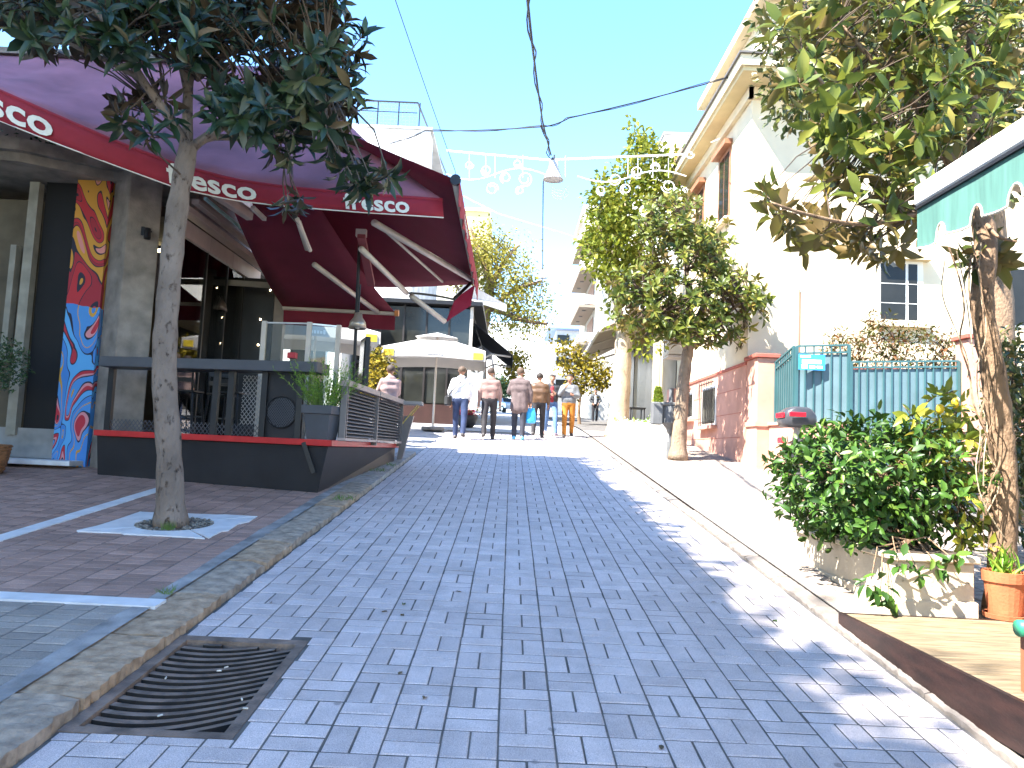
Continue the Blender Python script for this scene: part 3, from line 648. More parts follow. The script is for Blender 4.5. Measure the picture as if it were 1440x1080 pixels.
mb = MB(); mb.tube([N0+Vector((0, -.02, 0)), N0+Vector((0, .03, 0))], .06, 12); mb.build('end_cap', M_black, sa)
vs = []; n = 48
for i in range(n+1):
    q = N0.lerp(N1, i/n); h = .30-.05*abs(math.sin(i*math.pi/4)); vs += [q+Vector((.046, 0, .01)), q+Vector((.05+.012*math.sin(i*1.3), 0, -h))]
mb = MB(); mb.add(vs, [(2*i, 2*i+1, 2*i+3, 2*i+2) for i in range(n)]); vl = mb.build('valance', M_red, sa); sm = vl.modifiers.new('thick', 'SOLIDIFY'); sm.thickness = .006
v, f = text_verts('fresco', .016); mb = MB(); mb.add([(-.655, 9.0+q[0]*.32, 4.18+q[1]*.18) for q in v], f); mb.build('lettering', M_letter, sa, fix=False)
def sag(a, b, z, n=8):
    a = Vector(a); b = Vector(b); return [a.lerp(b, i/n)-Vector((0, 0, z*4*(i/n)*(1-i/n))) for i in range(n+1)]
for a, b, r in (((526, 313, 9.2), (661, 392, 12.3), .045), ((508, 350, 9.6), (572, 412, 12.0), .04), ((578, 416, 12.0), (625, 452, 12.9), .045), ((532, 316, 9.3), (622, 396, 12.6), .02)):
    mb = MB(); mb.tube([D(*a), D(*b)], r, 8); mb.build('arm', M_alu, sa, smooth=True)
mb = MB(); mb.tube(sag(D(572, 412, 12.0), D(638, 421, 12.6), -.02), .018, 6); mb.tube([D(638, 421, 12.6), D(662, 398, 12.9)], .03, 6); mb.build('arm_cable', M_black, sa)
mb = MB(); mb.bar(D(508, 332, 9.5), D(522, 400, 10.6), .10, .06); mb.build('arm_bracket', mat('burgundy_bracket', (.2, .05, .06), .5, .1), sa)
# limp corner of fabric hanging at the far end
mb = MB(); q = [Vector(D(*k)) for k in ((668, 400, 13.0), (640, 420, 13.0), (626, 455, 13.1), (634, 448, 13.05), (662, 430, 13.0))]; mb.add(q, [(0, 1, 2, 3, 4)]); o = mb.build('loose_corner', M_burg, sa, fix=False)

# ---- inner terrace awning ----
ia = thing('terrace_awning', 'small burgundy awning folded low over the bar terrace behind the lamp post', 'awning', (-3.2, 10.5, 5.0))
q = [Vector(D(*k)) for k in ((447, 288, 9.9), (556, 440, 13.2), (398, 432, 13.2), (330, 300, 10.2))]
vs = []
for i in range(9):
    a = q[0].lerp(q[1], i/8); b = q[3].lerp(q[2], i/8)
    for k in range(7): p = a.lerp(b, k/6); p.z -= .08*math.sin(math.pi*i/8); vs.append(p)
mb = MB(); mb.add(vs, [(i*7+k, i*7+k+1, (i+1)*7+k+1, (i+1)*7+k) for i in range(8) for k in range(6)]); cv = mb.build('canvas', M_burg, ia, smooth=True); sm = cv.modifiers.new('thick', 'SOLIDIFY'); sm.thickness = .006
mb = MB(); mb.tube([q[1], q[2]], .05, 8); mb.build('front_bar', M_alu, ia); mb = MB(); mb.tube([q[1]+Vector((-.01, 0, 0)), q[1]+Vector((.06, 0, 0))], .06, 10); mb.build('end_cap', mat('orange_cap', (.6, .25, .08), .5, .1), ia)
dn = Vector((0, .02, -.30)); mb = MB(); mb.quad(q[1], q[2], q[2]+dn, q[1]+dn); vl = mb.build('valance', M_burg, ia); sm = vl.modifiers.new('thick', 'SOLIDIFY'); sm.thickness = .006
for a, b in (((442, 372, 10.6), (530, 438, 13.1)), ((420, 312, 10.1), (432, 350, 10.6))):
    mb = MB(); mb.tube([D(*a), D(*b)], .04, 8); mb.build('arm', M_alu, ia, smooth=True)

# ---- lamp post with bell shade over the terrace ----
p = D(500, 545, 10.2); t = thing('terrace_lamp_post', 'thin black post with a brushed bell lamp over the bar terrace', 'lamp post', p)
q0 = D(497, 545, 10.2); q1 = D(506, 330, 10.2)
mb = MB(); mb.tube([q0, q1], .022, 8); mb.build('post', M_black, t)
mb = MB(); mb.box(Vector(q1)+Vector((0.02, 0, .02)), (.14, .08, .1)); mb.build('bracket', M_alu, t)
c = Vector(D(503, 457, 10.15)); mb = MB(); mb.lathe(c, [(.02, .17), (.05, .16), (.06, .10), (.105, .04), (.12, -.05), (.115, -.05), (.09, .04)], 18); mb.build('shade', M_brass, t, smooth=True)
mb = MB(); mb.tube([c+Vector((0, 0, .17)), c+Vector((.0, 0, .55))], .012, 6); mb.build('stem', M_black, t)
mb = MB(); mb.sphere(c+Vector((0, 0, -.01)), .045); mb.build('bulb', mat('lamp_bulb', (.8, .78, .7), .3, .02), t, smooth=True)

# ---- bar kiosk ----
bar = thing('bar_counter', 'charcoal outdoor bar with grey counter, mesh front and a bright red ledge', 'bar', (-3.3, 10.5, gz(10)+.09))
gl = lambda y: gz(y)+.05
tp = [(-5.18, 9.68, 1.44), (-2.11, 8.99, 1.44), (-1.92, 13.0, 1.44), (-5.1, 13.0, 1.44)]
bt = [(-5.18, 9.78, gl(9.78)), (-2.23, 9.10, gl(9.1)), (-1.90, 12.85, gl(12.85)), (-5.1, 12.85, gl(12.85)-.0)]
mb = MB(); mb.add(bt+tp, [(3, 2, 1, 0), (4, 5, 6, 7), (0, 1, 5, 4), (1, 2, 6, 5), (2, 3, 7, 6), (3, 0, 4, 7)]); mb.build('base', M_char, bar, bevel=.006)
mb = MB(); mb.prism([(-5.19, 9.62, 1.442), (-2.06, 8.92, 1.442), (-2.33, 9.30, 1.442), (-5.19, 9.95, 1.442)], (0, 0, .072)); mb.build('front_ledge', M_redpaint, bar, bevel=.004)
mb = MB(); mb.prism([(-2.055, 8.922, 1.442), (-1.86, 13.06, 1.442), (-2.16, 13.06, 1.442), (-2.325, 9.302, 1.442)], (0, 0, .072)); mb.build('side_ledge', M_redpaint, bar, bevel=.004)
mb = MB(); mb.prism([(-5.12, 9.46, 2.30), (-2.30, 8.98, 2.30), (-2.24, 9.38, 2.30), (-5.12, 9.90, 2.30)], (0, 0, .125)); mb.build('counter_top', mat('grey_counter', (.075, .077, .086), .45, .12, 5), bar, bevel=.006)
mb = MB(); mb.bar(D(427, 622, 9.0), D(441, 665, 9.0), .03, .05); mb.build('brace', M_black, bar)
def fl(x): return 9.66+(x+5.18)*(8.97-9.66)/(-2.11+5.18)          # front line of the bar
for x in (-5.08, -3.62, -3.42, -2.98, -2.52):
    mb = MB(); mb.box((x, fl(x)+.1, 1.908), (.07, .07, .785)); mb.build('post', M_black, bar)
M_mesh = mat('expanded_mesh_paint', (.10, .105, .12), .5, .1, metal=.3)
def lattice(x0, x1, z0, z1, off, name, sp=.055, mask=None, m=M_mesh):
    mb = MB(); n = int((x1-x0)/sp)+1; k = int((z1-z0)/(sp*.6))+1
    for s in (1, -1):
        for i in range(-k, n+k):
            a = [x0+i*sp, z0]; L = (z1-z0); b = [a[0]+s*L/1.2, z1]
            # clip in x
            def clip(p, q):
                pts = []
                for t in np.linspace(0, 1, 40):
                    x = p[0]+(q[0]-p[0])*t; z = p[1]+(q[1]-p[1])*t
                    if x0 <= x <= x1 and (mask is None or mask(x, z)): pts.append((x, z))
                return pts
            pts = clip(a, b)
            if len(pts) > 1: mb.bar((pts[0][0], fl(pts[0][0])+off, pts[0][1]), (pts[-1][0], fl(pts[-1][0])+off, pts[-1][1]), .006, .006)
    return mb.build(name, m, bar)
lattice(-5.05, -3.0, 1.52, 1.66, .10, 'mesh_strip')
lattice(-3.40, -3.0, 1.66, 2.28, .42, 'mesh_panel', m=mat('lit_mesh', (.4, .4, .4), .5, .1))  # panel coloured pale to stand for light falling on the mesh
mb = MB(); mb.prism([(-2.95, fl(-2.95)+.115, 1.515), (-2.55, fl(-2.55)+.115, 1.515), (-2.55, fl(-2.55)+.13, 1.515), (-2.95, fl(-2.95)+.13, 1.515)], (0, 0, .78)); mb.build('dark_panel', M_char, bar)
lattice(-2.95, -2.55, 1.53, 2.28, .095, 'round_mesh', .03, mask=lambda x, z: (x+2.75)**2+(z-1.82)**2 < .033)
mb = MB(); mb.tube([(-2.75+.19*math.cos(a), fl(-2.75)+.085-.03*math.cos(a), 1.82+.19*math.sin(a)) for a in np.linspace(0, 6.283, 25)], .009, 6, cap=False); mb.build('round_mesh_rim', M_black, bar)
mb = MB(); mb.b(-5.1, -2.25, 9.9, 12.9, 1.445, 1.5); mb.build('terrace_floor', mat('terrace_boards', (.07, .06, .055), .6, .2), bar)
# street-side louvred screens
def xl(y): return -2.02+(y-8.95)*.0475
M_slat = mat('slate_louvre', (.055, .057, .068), .45, .1, 6)
for (ya, yb) in ((9.28, 10.85), (11.05, 12.72)):
    for z in np.arange(1.56, 2.14, .045):
        mb = MB(); mb.add([(xl(ya)+.02, ya, z), (xl(yb)+.02, yb, z), (xl(yb)-.03, yb, z+.04), (xl(ya)-.03, ya, z+.04), (xl(ya)+.02, ya, z+.01), (xl(yb)+.02, yb, z+.01), (xl(yb)-.025, yb, z+.048), (xl(ya)-.025, ya, z+.048)], [(0, 1, 2, 3), (4, 7, 6, 5), (0, 4, 5, 1), (1, 5, 6, 2), (2, 6, 7, 3), (3, 7, 4, 0)]); mb.build('slat', M_slat, bar)
    mb = MB(); mb.bar((xl(ya)-.06, ya, 1.85), (xl(yb)-.06, yb, 1.85), .015, .62); mb.build('back_panel', M_char, bar)
    mb = MB(); mb.bar((xl(ya)-.0, ya-.1, 2.205), (xl(yb)-.0, yb+.1, 2.205), .12, .07); mb.build('top_rail', M_pinkal, bar)
    mb = MB(); mb.bar((xl(ya)-.0, ya-.1, 1.532), (xl(yb)-.0, yb+.1, 1.532), .10, .03); mb.build('bottom_rail', M_pinkal, bar)
for yv in (9.20, 9.27, 10.95, 12.82):
    mb = MB(); mb.box((xl(yv)+.005, yv, 1.86), (.07, .06 if yv > 9.3 else .03, .70 if yv < 10 else .78)); mb.build('post', mat('taupe_post', (.15, .13, .122), .45, .1), bar)
# folding stand-up shelf at the far end
mb = MB(); mb.box((-1.70, 12.95, 2.20), (.42, .46, .05), 0.05); mb.build('folding_shelf', mat('taupe_shelf', (.30, .27, .25), .5, .1), bar)
for dy in (-.12, .12):
    mb = MB(); mb.bar((-1.56, 12.95+dy, 2.17), (-1.83, 12.95+dy, 1.80), .015, .015); mb.build('shelf_strut', mat('yellow_strut', (.55, .40, .08), .5, .1), bar)
mb = MB(); mb.add([(-1.86, 12.84, 1.25), (-1.78, 12.84, 1.25), (-1.62, 12.84, 1.98), (-1.78, 12.84, 1.98), (-1.86, 12.94, 1.25), (-1.78, 12.94, 1.25), (-1.62, 12.94, 1.98), (-1.78, 12.94, 1.98)], [(0, 1, 2, 3), (7, 6, 5, 4), (0, 4, 5, 1), (1, 5, 6, 2), (2, 6, 7, 3), (3, 7, 4, 0)]); mb.build('leaning_post', mat('taupe_post', (.25, .22, .21)), bar)

# glass windbreak on the terrace
wb = thing('glass_windbreak', 'clear glass windbreak with pale steel posts standing on the bar terrace', 'glass screen', (-2.9, 10.6, 1.5))
for a, b in (((-3.35, 10.3), (-2.78, 10.22)), ((-2.72, 10.24), (-2.42, 10.35))):
    mb = MB(); mb.bar((a[0], a[1], 2.3), (b[0], b[1], 2.3), .012, 1.5); mb.build('pane', M_glass, wb)
    mb = MB(); mb.bar((a[0], a[1], 3.06), (b[0], b[1], 3.06), .025, .02); mb.build('top_rail', M_steel, wb)
for x, yv in ((-3.38, 10.3), (-2.75, 10.22), (-2.39, 10.37)):
    mb = MB(); mb.box((x, yv, 2.29), (.06, .06, 1.58)); mb.build('post', M_alu, wb)
# vertical flat-screen menu board
p = (-2.02, 10.6, 2.24); t = thing('menu_screen', 'upright black framed screen standing on the louvred bar rail', 'screen', p)
R = Matrix.Rotation(-.5, 3, 'Z')
mb = MB(); mb.box((-2.05, 10.55, 2.60), (.07, .42, .68), .35); mb.build('frame', M_black, t, bevel=.006)
mb = MB(); mb.box((-2.088, 10.536, 2.60), (.006, .34, .58), .35); mb.build('display', mat('dark_display', (.03, .035, .04), .12, .2), t)
mb = MB(); mb.box((-2.05, 10.55, 2.25), (.16, .2, .02), .35); mb.build('foot', M_black, t)
# red napkin box on the counter
solo(MB().box(D(411, 500, 9.45), (.10, .10, .07)), 'napkin_box', mat('red_box', (.5, .03, .04), .5, .1), 'small red box on the grey bar counter', 'box')

# bar chairs stacked behind the counter
def bar_chair(x, yv, rz, label):
    t = thing('bar_chair', label, 'chair', (x, yv, 1.502), 'black chairs kept behind the bar'); c, s = math.cos(rz), math.sin(rz)
    def P(a, b, z): return (x+a*c-b*s, yv+a*s+b*c, 1.502+z)
    for sx in (-1, 1):
        for sy in (-1, 1):
            mb = MB(); mb.tube([P(sx*.20, sy*.20, 0), P(sx*.15, sy*.15, .56)], .016, 6); mb.build('leg', M_black, t)
    mb = MB(); mb.box(P(0, 0, .575), (.36, .36, .03), rz); mb.build('seat', M_black, t, bevel=.008)
    for sx in (-1, 1):
        mb = MB(); mb.tube([P(sx*.15, .16, .58), P(sx*.16, .21, 1.0)], .014, 6); mb.build('back_post', M_black, t)
    for z in (.72, .84, .96):
        mb = MB(); mb.bar(P(-.155, .185+(z-.6)*.06, z), P(.155, .185+(z-.6)*.06, z), .015, .06); mb.build('back_slat', M_black, t)
    mb = MB(); mb.bar(P(-.17, -.17, .25), P(.17, -.17, .25), .02, .02); mb.build('foot_rail', M_black, t)
bar_chair(-4.35, 10.25, math.pi, 'black metal bar chair behind the counter next to the concrete pillar')
bar_chair(-4.05, 10.75, math.pi+.2, 'black metal bar chair behind the tree trunk, inside the bar')
bar_chair(-3.72, 10.2, math.pi-.1, 'black metal bar chair behind the bar mesh, closest to the bar door')

# dark planter with feathery green plant on the ledge corner
pt = thing('ledge_planter', 'square charcoal planter with feathery bright green herb on the red bar ledge', 'plant', (-2.24, 9.20, 1.516))
mb = MB(); c = Vector((-2.24, 9.18, 1.516)); rz = -.2
def ring(h, z): return [c+Matrix.Rotation(rz, 3, 'Z')@Vector((sx*h, sy*h, z)) for sx, sy in ((-1, -1), (1, -1), (1, 1), (-1, 1))]
r0, r1, r2, r3 = ring(.13, 0), ring(.165, .30), ring(.19, .30), ring(.19, .40)
i3, i2 = ring(.165, .40), ring(.165, .36)
mb.add(r0+r1+r2+r3+i3+i2, [(3, 2, 1, 0)]+[(4*a+i, 4*a+(i+1) % 4, 4*a+4+(i+1) % 4, 4*a+4+i) for a in range(5) for i in range(4)]+[(20, 21, 22, 23)]); mb.build('pot', mat('slate_pot', (.07, .072, .08), .5, .1, 5), pt, bevel=.004)
M_herb = leaf_mat('herb_leaf', [(0, (.08, .20, .015)), (.5, (.17, .34, .025)), (1, (.32, .45, .07))], (-1, 0, 0), .5, .35)
st = MB(); lm = []
for i in range(110):
    b = c+Vector((rng.uniform(-.13, .13), rng.uniform(-.13, .13), .37)); d = Vector((b.x-c.x, b.y-c.y, 0))*1.8+Vector((rng.gauss(0, .10), rng.gauss(0, .10), rng.uniform(.34, .64)))
    pts = [b+d*u+Vector((0, 0, -.06*u*u)) for u in (0, .33, .66, 1)]; st.tube(pts, [.004, .0035, .003, .0015], 4)
    for j in range(26):
        u = rng.uniform(.15, 1); q = b+d*u+Vector((0, 0, -.06*u*u)); lm.append(frame_mat(q, d.normalized()*.8+rvec(rng), rvec(rng), rng.uniform(.6, 1.2)))
st.build('stems', mat('herb_stem', (.12, .2, .04), .6, .2), pt)['kind'] = 'stuff'; grid_pieces(leaf_quad(.05, .009), lm, 'leaf', 'foliage', pt, M_herb, 0)

# potted olive in a wicker pot by the mural, and the blue wall behind
pc = Vector((-6.35, 9.35, gz(9.35)+.10)); t = thing('wicker_potted_tree', 'small dark potted tree in a brown wicker basket beside the mural pillar', 'plant', pc)
mb = MB(); mb.lathe(pc, [(.001, 0), (.22, 0), (.27, .16), (.29, .34), (.26, .34), (.25, .28), (.001, .28)], 18); pot = mb.build('basket', mat('wicker', (.26, .12, .05), .8, .4, 18, .9, 50, stretch=(1, 1, 4)), t, smooth=True)
for z in np.arange(.04, .33, .04):
    mb = MB(); r = .225+.07*z/.34*1.0; mb.tube([pc+Vector((r*math.cos(a), r*math.sin(a), z)) for a in np.linspace(0, 6.283, 19)], .012, 5, cap=False); mb.build('wicker_band', MATS['wicker'], pot)
mb = MB(); mb.tube([pc+Vector((0, 0, .28)), pc+Vector((.02, 0, .7)), pc+Vector((-.02, .02, 1.15))], [.025, .02, .015], 6); mb.build('trunk', M_wood, t)
lm = []
for i in range(1500):
    v = rvec(rng); r = rng.random()**.4; q = pc+Vector((0, 0, 1.32))+Vector((v.x*.42*r, v.y*.42*r, v.z*.38*r)); lm.append(frame_mat(q, rvec(rng), rvec(rng), rng.uniform(.7, 1.2)))
M_dkleaf = leaf_mat('dark_leaf', [(0, (.02, .05, .015)), (1, (.05, .09, .03))], (-1, 0, 0), .4, .15)
grid_pieces(leaf_quad(.06, .025), lm, 'leaf', 'foliage', t, M_dkleaf, 0)
bw = thing('blue_shop', 'blue painted shop wall with a dark notice beside the cafe doorway', 'building', (-9, 12, gz(12)))
mb = MB(); mb.b(-13, -7.25, 11.6, 12.0, gz(11.5), 4.15); mb.build('wall', mat('blue_wall', (.05, .27, .42), .7, .2, 3), bw)
mb = MB(); mb.b(-13, -7.2, 11.5, 12.05, 4.152, 5.0); mb.build('rubble_lintel', mat('stone_lintel', (.25, .22, .17), .9, .4, 3, .8, 20), bw)
mb = MB(); p = D(3, 392, 11.58); mb.box((p[0], 11.58, p[2]), (.25, .03, .55)); nb = mb.build('notice', mat('navy_board', (.02, .025, .08), .5, .1), bw)
for dz in (.12, .04, -.04, -.14):
    mb = MB(); mb.box((p[0]+.02, 11.56, p[2]+dz), (.10, .006, .025)); mb.build('notice_line', M_letter, nb)
# potted clutter on the balcony above the cornice
cl = thing('balcony_planting', 'dark planting and trailing pots on the ledge above the cafe door', 'plant', (-6.6, 10.2, 5.24))
lm = []
for i in range(900):
    q = Vector((rng.uniform(-7.9, -5.75), rng.uniform(10.35, 10.65), 5.25+abs(rng.gauss(0, .16)))); lm.append(frame_mat(q, rvec(rng), rvec(rng), rng.uniform(.6, 1.3)))
grid_pieces(leaf_quad(.09, .035), lm, 'leaf', 'foliage', cl, M_dkleaf, 0)
for k, x in enumerate((-7.4, -6.9, -6.35)):
    mb = MB(); mb.lathe((x, 10.42, 5.235), [(.001, 0), (.09, 0), (.12, .2), (.1, .2), (.001, .17)], 12); mb.build('pot', mat('balcony_pot', (.12, .07, .08), .6, .2), cl)

# unseen block added on the left, height and roofline shaped to shade the street
tb = thing('shade_block', 'plain tall block added out of view on the left to shade the street', 'building', (-13, -2, 0))
mb = MB(); prof = [(-16, 14.6), (-2.4, 15.1), (-.6, 15.6), (9.15, 15.9)]
for (ya, za), (yb2, zb) in zip(prof, prof[1:]): mb.add([(-20, ya, -1), (-8.05, ya, -1), (-8.05, yb2, -1), (-20, yb2, -1), (-20, ya, za), (-8.05, ya, za), (-8.05, yb2, zb), (-20, yb2, zb)], [(3, 2, 1, 0), (4, 5, 6, 7), (0, 1, 5, 4), (1, 2, 6, 5), (2, 3, 7, 6), (3, 0, 4, 7)])
mb.build('wall', M_white, tb)
for fl_ in range(4):
    for k in range(5):
        y_ = -13+k*4.6; z_ = 3.5+fl_*3.2
        mb = MB(); mb.b(-8.04, -7.99, y_, y_+1.4, z_, z_+1.5); w = mb.build('window', mat('window_dark', (.05, .06, .07), .15, .2), tb)
        mb = MB(); mb.b(-8.03, -7.9, y_-.1, y_+1.5, z_-.12, z_-.02); mb.build('sill', M_marble, w)

rgd = random.Random(77); lm = []                       # unseen leaves added on the roof to break the block's shade into dapples
rt = thing('dapple_leaves', 'leafy planting along the roof edge of the tall apartment block', 'plant', (-8.4, -2, 15.6))
for i in range(520):
    yy = rgd.uniform(-9, 9.0); zt = 14.95+(yy+16)*.035 if yy < -2.4 else 15.2+(yy+2.4)*.055
    p_ = Vector((-8.5+rgd.uniform(-.35, .3), yy, zt+abs(rgd.gauss(0, .55))+.1*math.sin(yy*2.1)))
    for s in range(9): lm.append(frame_mat(p_+rvec(rgd)*.22, rvec(rgd), rvec(rgd), rgd.uniform(.7, 1.3)))
grid_pieces(leaf_quad(.24, .13), lm, 'leaf', 'foliage', rt, M_dkleaf, 0)
for k in range(9): mb = MB(); mb.b(-8.75, -8.3, -8.5+k*2, -7.1+k*2, 14.7+k*.1, 15.35+k*.1); mb.build('trough', M_concrete, rt)
# ================================================================== RIGHT SIDE
M_cream = mat('cream_plaster', (0.70, 0.59, 0.41), 0.85, 0.1, 1.2, 0.25, 50)
M_soffit = mat('yellow_soffit', (0.62, 0.50, 0.28), 0.8, 0.08, 2)
M_pink = mat('terracotta_pink_plaster', (0.55, 0.29, 0.215), 0.85, 0.14, 2, 0.3, 60)
M_pinkd = mat('brick_red_trim', (0.36, 0.10, 0.07), 0.8, 0.1, 4)
M_gate = mat('teal_gate_paint', (0.11, 0.178, 0.20), 0.45, 0.1, 3)
M_gated = mat('dark_teal_iron', (0.05, 0.13, 0.14), 0.45, 0.1, 3, metal=.2)
M_shut = mat('brown_shutter', (0.30, 0.13, 0.07), 0.6, 0.15, 5)
M_win = mat('dark_window_glass', (0.022, 0.022, 0.02), 0.1, 0.2, 2, spec=.22)
M_terra = mat('terracotta', (0.42, 0.13, 0.055), 0.75, 0.15, 6, .3, 60)

ho = thing('yellow_house', 'tall cream house with deep yellow eaves above a terracotta pink ground floor', 'building', (9, 18, gz(17)))
XW, Y0, Y1 = 4.7, 15.3, 20.8
mb = MB(); mb.b(XW, 13.5, Y0, Y1, 3.46, 9.15); mb.build('wall', M_cream, ho)
mb = MB(); mb.b(XW-.03, 13.53, Y0-.03, Y1+.03, 1.0, 3.40); mb.build('ground_floor_wall', M_pink, ho)
for z in (1.95, 2.45, 2.95):
    mb = MB(); mb.b(XW-.034, XW-.028, Y0+.3, Y1, z, z+.012); mb.build('plaster_joint', M_pinkd, ho)
mb = MB(); mb.b(XW-.06, 13.56, Y0-.06, Y1+.06, 3.40, 3.46); mb.build('string_course', M_pinkd, ho)
mb = MB(); mb.b(4.28, 13.9, Y0-.75, Y1+.4, 9.152, 9.24); mb.build('soffit', M_soffit, ho)
mb = MB(); mb.b(4.22, 13.96, Y0-.81, Y1+.46, 9.243, 9.46); mb.build('eaves_fascia', M_cream, ho)
mb = MB(); mb.b(4.17, 14.0, Y0-.86, Y1+.5, 9.463, 9.50); mb.build('gutter_lip', mat('gutter_dark', (.12, .11, .10), .5, .1), ho)
mb = MB(); mb.b(XW-.10, XW-.003, Y0-.1, Y1, 8.93, 9.15); mb.b(XW-.10, 13.5, Y0-.10, Y0-.003, 8.93, 9.15); mb.build('frieze', M_cream, ho)
mb = MB(); mb.b(5.1, 13, Y0+.2, Y1-.2, 9.505, 11.2); mb.build('attic_wall', M_cream, ho)
mb = MB(); mb.b(4.85, 13.3, Y0-.1, Y1, 11.203, 11.4); mb.build('attic_eaves', M_cream, ho)
def side_window(y0, y1, z0, z1):
    mb = MB(); mb.b(XW-.02, XW+.05, y0, y1, z0, z1); w = mb.build('window', M_shut, ho)
    mb = MB(); mb.b(XW-.03, XW-.021, y0+.12, (y0+y1)/2-.03, z0+.1, z1-.1); mb.b(XW-.03, XW-.021, (y0+y1)/2+.03, y1-.12, z0+.1, z1-.1); mb.build('pane', M_win, w)
    mb = MB(); mb.b(XW-.18, XW-.005, y0-.08, y1+.08, z1+.003, z1+.12); mb.build('hood', M_shut, w)
    mb = MB(); mb.b(XW-.14, XW-.005, y0-.06, y1+.06, z0-.08, z0-.003); mb.build('sill', M_cream, w)
side_window(16.75, 17.75, 6.9, 8.55); side_window(19.1, 20.0, 6.9, 8.5)
def grille_window(y0, y1, z0, z1):
    mb = MB(); mb.b(XW-.05, XW-.031, y0, y1, z0, z1); w = mb.build('window', M_white, ho)
    mb = MB(); mb.b(XW-.056, XW-.051, y0+.08, y1-.08, z0+.06, z1-.08); mb.build('pane', M_win, w)
    mb = MB(); mb.b(XW-.16, XW-.031, y0-.08, y1+.08, z0-.08, z0-.003); mb.build('sill', M_pink, w)
    n = 8
    for i in range(n):
        yy = y0+(y1-y0)*(i+.5)/n; mb = MB(); mb.bar((XW-.13, yy, z0-.03), (XW-.13, yy, z1+.1), .014, .014); mb.build('grille_bar', M_black, w)
    mb = MB(); mb.bar((XW-.12, y0, z1+.05), (XW-.12, y1, z1+.05), .02, .02); mb.bar((XW-.12, y0, z0+.08), (XW-.12, y1, z0+.08), .02, .02); mb.build('grille_rail', M_black, w)
grille_window(17.42, 18.7, 2.26, 3.2); grille_window(19.6, 20.4, 2.5, 3.2)
# front window behind the gate
mb = MB(); mb.b(7.33, 8.22, Y0-.02, Y0+.04, 4.40, 5.66); w = mb.build('window', M_white, ho)
mb = MB(); mb.b(7.36, 7.86, Y0-.028, Y0-.021, 4.45, 5.60); mb.build('pane', M_win, w); mb = MB(); mb.b(7.92, 8.10, Y0-.028, Y0-.021, 4.45, 5.60); mb.build('pane', M_win, w)
mb = MB(); mb.b(7.25, 8.32, Y0-.20, Y0-.003, 5.66, 5.75); mb.build('hood', M_soffit, w); mb = MB(); mb.b(7.25, 8.32, Y0-.14, Y0-.003, 4.30, 4.397); mb.build('sill', M_cream, w)
for z in (4.78, 5.18):
    mb = MB(); mb.b(7.36, 8.10, Y0-.034, Y0-.029, z, z+.012); mb.build('glazing_bar', M_white, w)
mb = MB(); mb.b(9.9, 10.8, Y0-.02, Y0+.04, 4.40, 5.66); w = mb.build('window', M_white, ho); mb = MB(); mb.b(9.95, 10.75, Y0-.028, Y0-.021, 4.45, 5.60); mb.build('pane', M_win, w)
# corner pier of the garden wall
def pier(x0, x1, y0, y1, z1, label):
    t = thing('garden_pier', label, 'pier', ((x0+x1)/2, (y0+y1)/2, gz(y0)+.03)); z0 = gz(y0)-.05
    mb = MB(); mb.b(x0, x1, y0, y1, z0, z1); mb.build('shaft', M_pink, t, bevel=.01)
    mb = MB(); mb.b(x0-.05, x1+.05, y0-.05, y1+.05, z1+.002, z1+.08); mb.build('cap', M_pinkd, t, bevel=.01)
    mb = MB(); mb.b(x0-.03, x1+.03, y0-.03, y1+.03, 2.15, 2.24); mb.build('band', M_pink, t)
pier(4.66, 5.04, 14.55, 15.2, 3.46, 'terracotta pink garden pier at the house corner, mottled by leaf shade')
pier(7.80, 8.20, 13.05, 13.45, 3.75, 'terracotta pink garden pier on the far side of the teal gate, behind the vine')
# low wall + railings
lw = thing('garden_wall', 'low terracotta pink garden wall below the teal railings', 'wall', (5.4, 13.8, gz(13.8)))
mb = MB(); mb.prism([(4.90, 14.54, 1.1), (4.98, 13.60, 1.1), (5.93, 13.40, 1.1), (5.93, 13.60, 1.1), (5.14, 13.80, 1.1), (5.06, 14.54, 1.1)], (0, 0, 1.06)); mb.build('wall', M_pink, lw, bevel=.008)
mb = MB(); mb.prism([(4.86, 14.54, 2.162), (4.94, 13.55, 2.162), (5.94, 13.35, 2.162), (5.94, 13.65, 2.162), (5.18, 13.85, 2.162), (5.10, 14.54, 2.162)], (0, 0, .06)); mb.build('coping', M_pink, lw, bevel=.008)
fe = thing('teal_railing', 'teal sheet metal railing with vertical bars beside the pink corner pier', 'railing', (5.4, 13.7, 2.2))
def fence_run(parent, a, b, z0, za, zb, n, gap=.16):
    a = Vector((*a, 0)); b = Vector((*b, 0)); nrm = (b-a).cross(Vector((0, 0, 1))).normalized()
    mb = MB(); h = lambda t: za+(zb-za)*t
    mb.add([a+Vector((0, 0, z0)), b+Vector((0, 0, z0)), b+Vector((0, 0, zb-gap)), a+Vector((0, 0, za-gap))], [(0, 1, 2, 3)]); s = mb.build('sheet', M_gate, parent); sm = s.modifiers.new('t', 'SOLIDIFY'); sm.thickness = .006; sm.offset = 0
    for i in range(n+1):
        t = i/n; p = a.lerp(b, t)+nrm*.02; mb = MB(); w = .022 if 0 < i < n else .05
        mb.bar(p+Vector((0, 0, z0-.02)), p+Vector((0, 0, h(t))), w, w); mb.build('bar' if 0 < i < n else 'post', M_gated, parent)
    for g in (0, gap-.03):
        mb = MB(); mb.bar(a+nrm*.02+Vector((0, 0, za-g)), b+nrm*.02+Vector((0, 0, zb-g)), .035, .03); mb.build('rail', M_gated, parent)
zA = float(D(1063, 508, 14.5)[2]); zB = float(D(1119, 487, 13.7)[2]); zC = float(D(1187, 485, 13.5)[2]); zD = float(D(1189, 509, 13.5)[2]); zE = float(D(1328, 507, 13.3)[2])
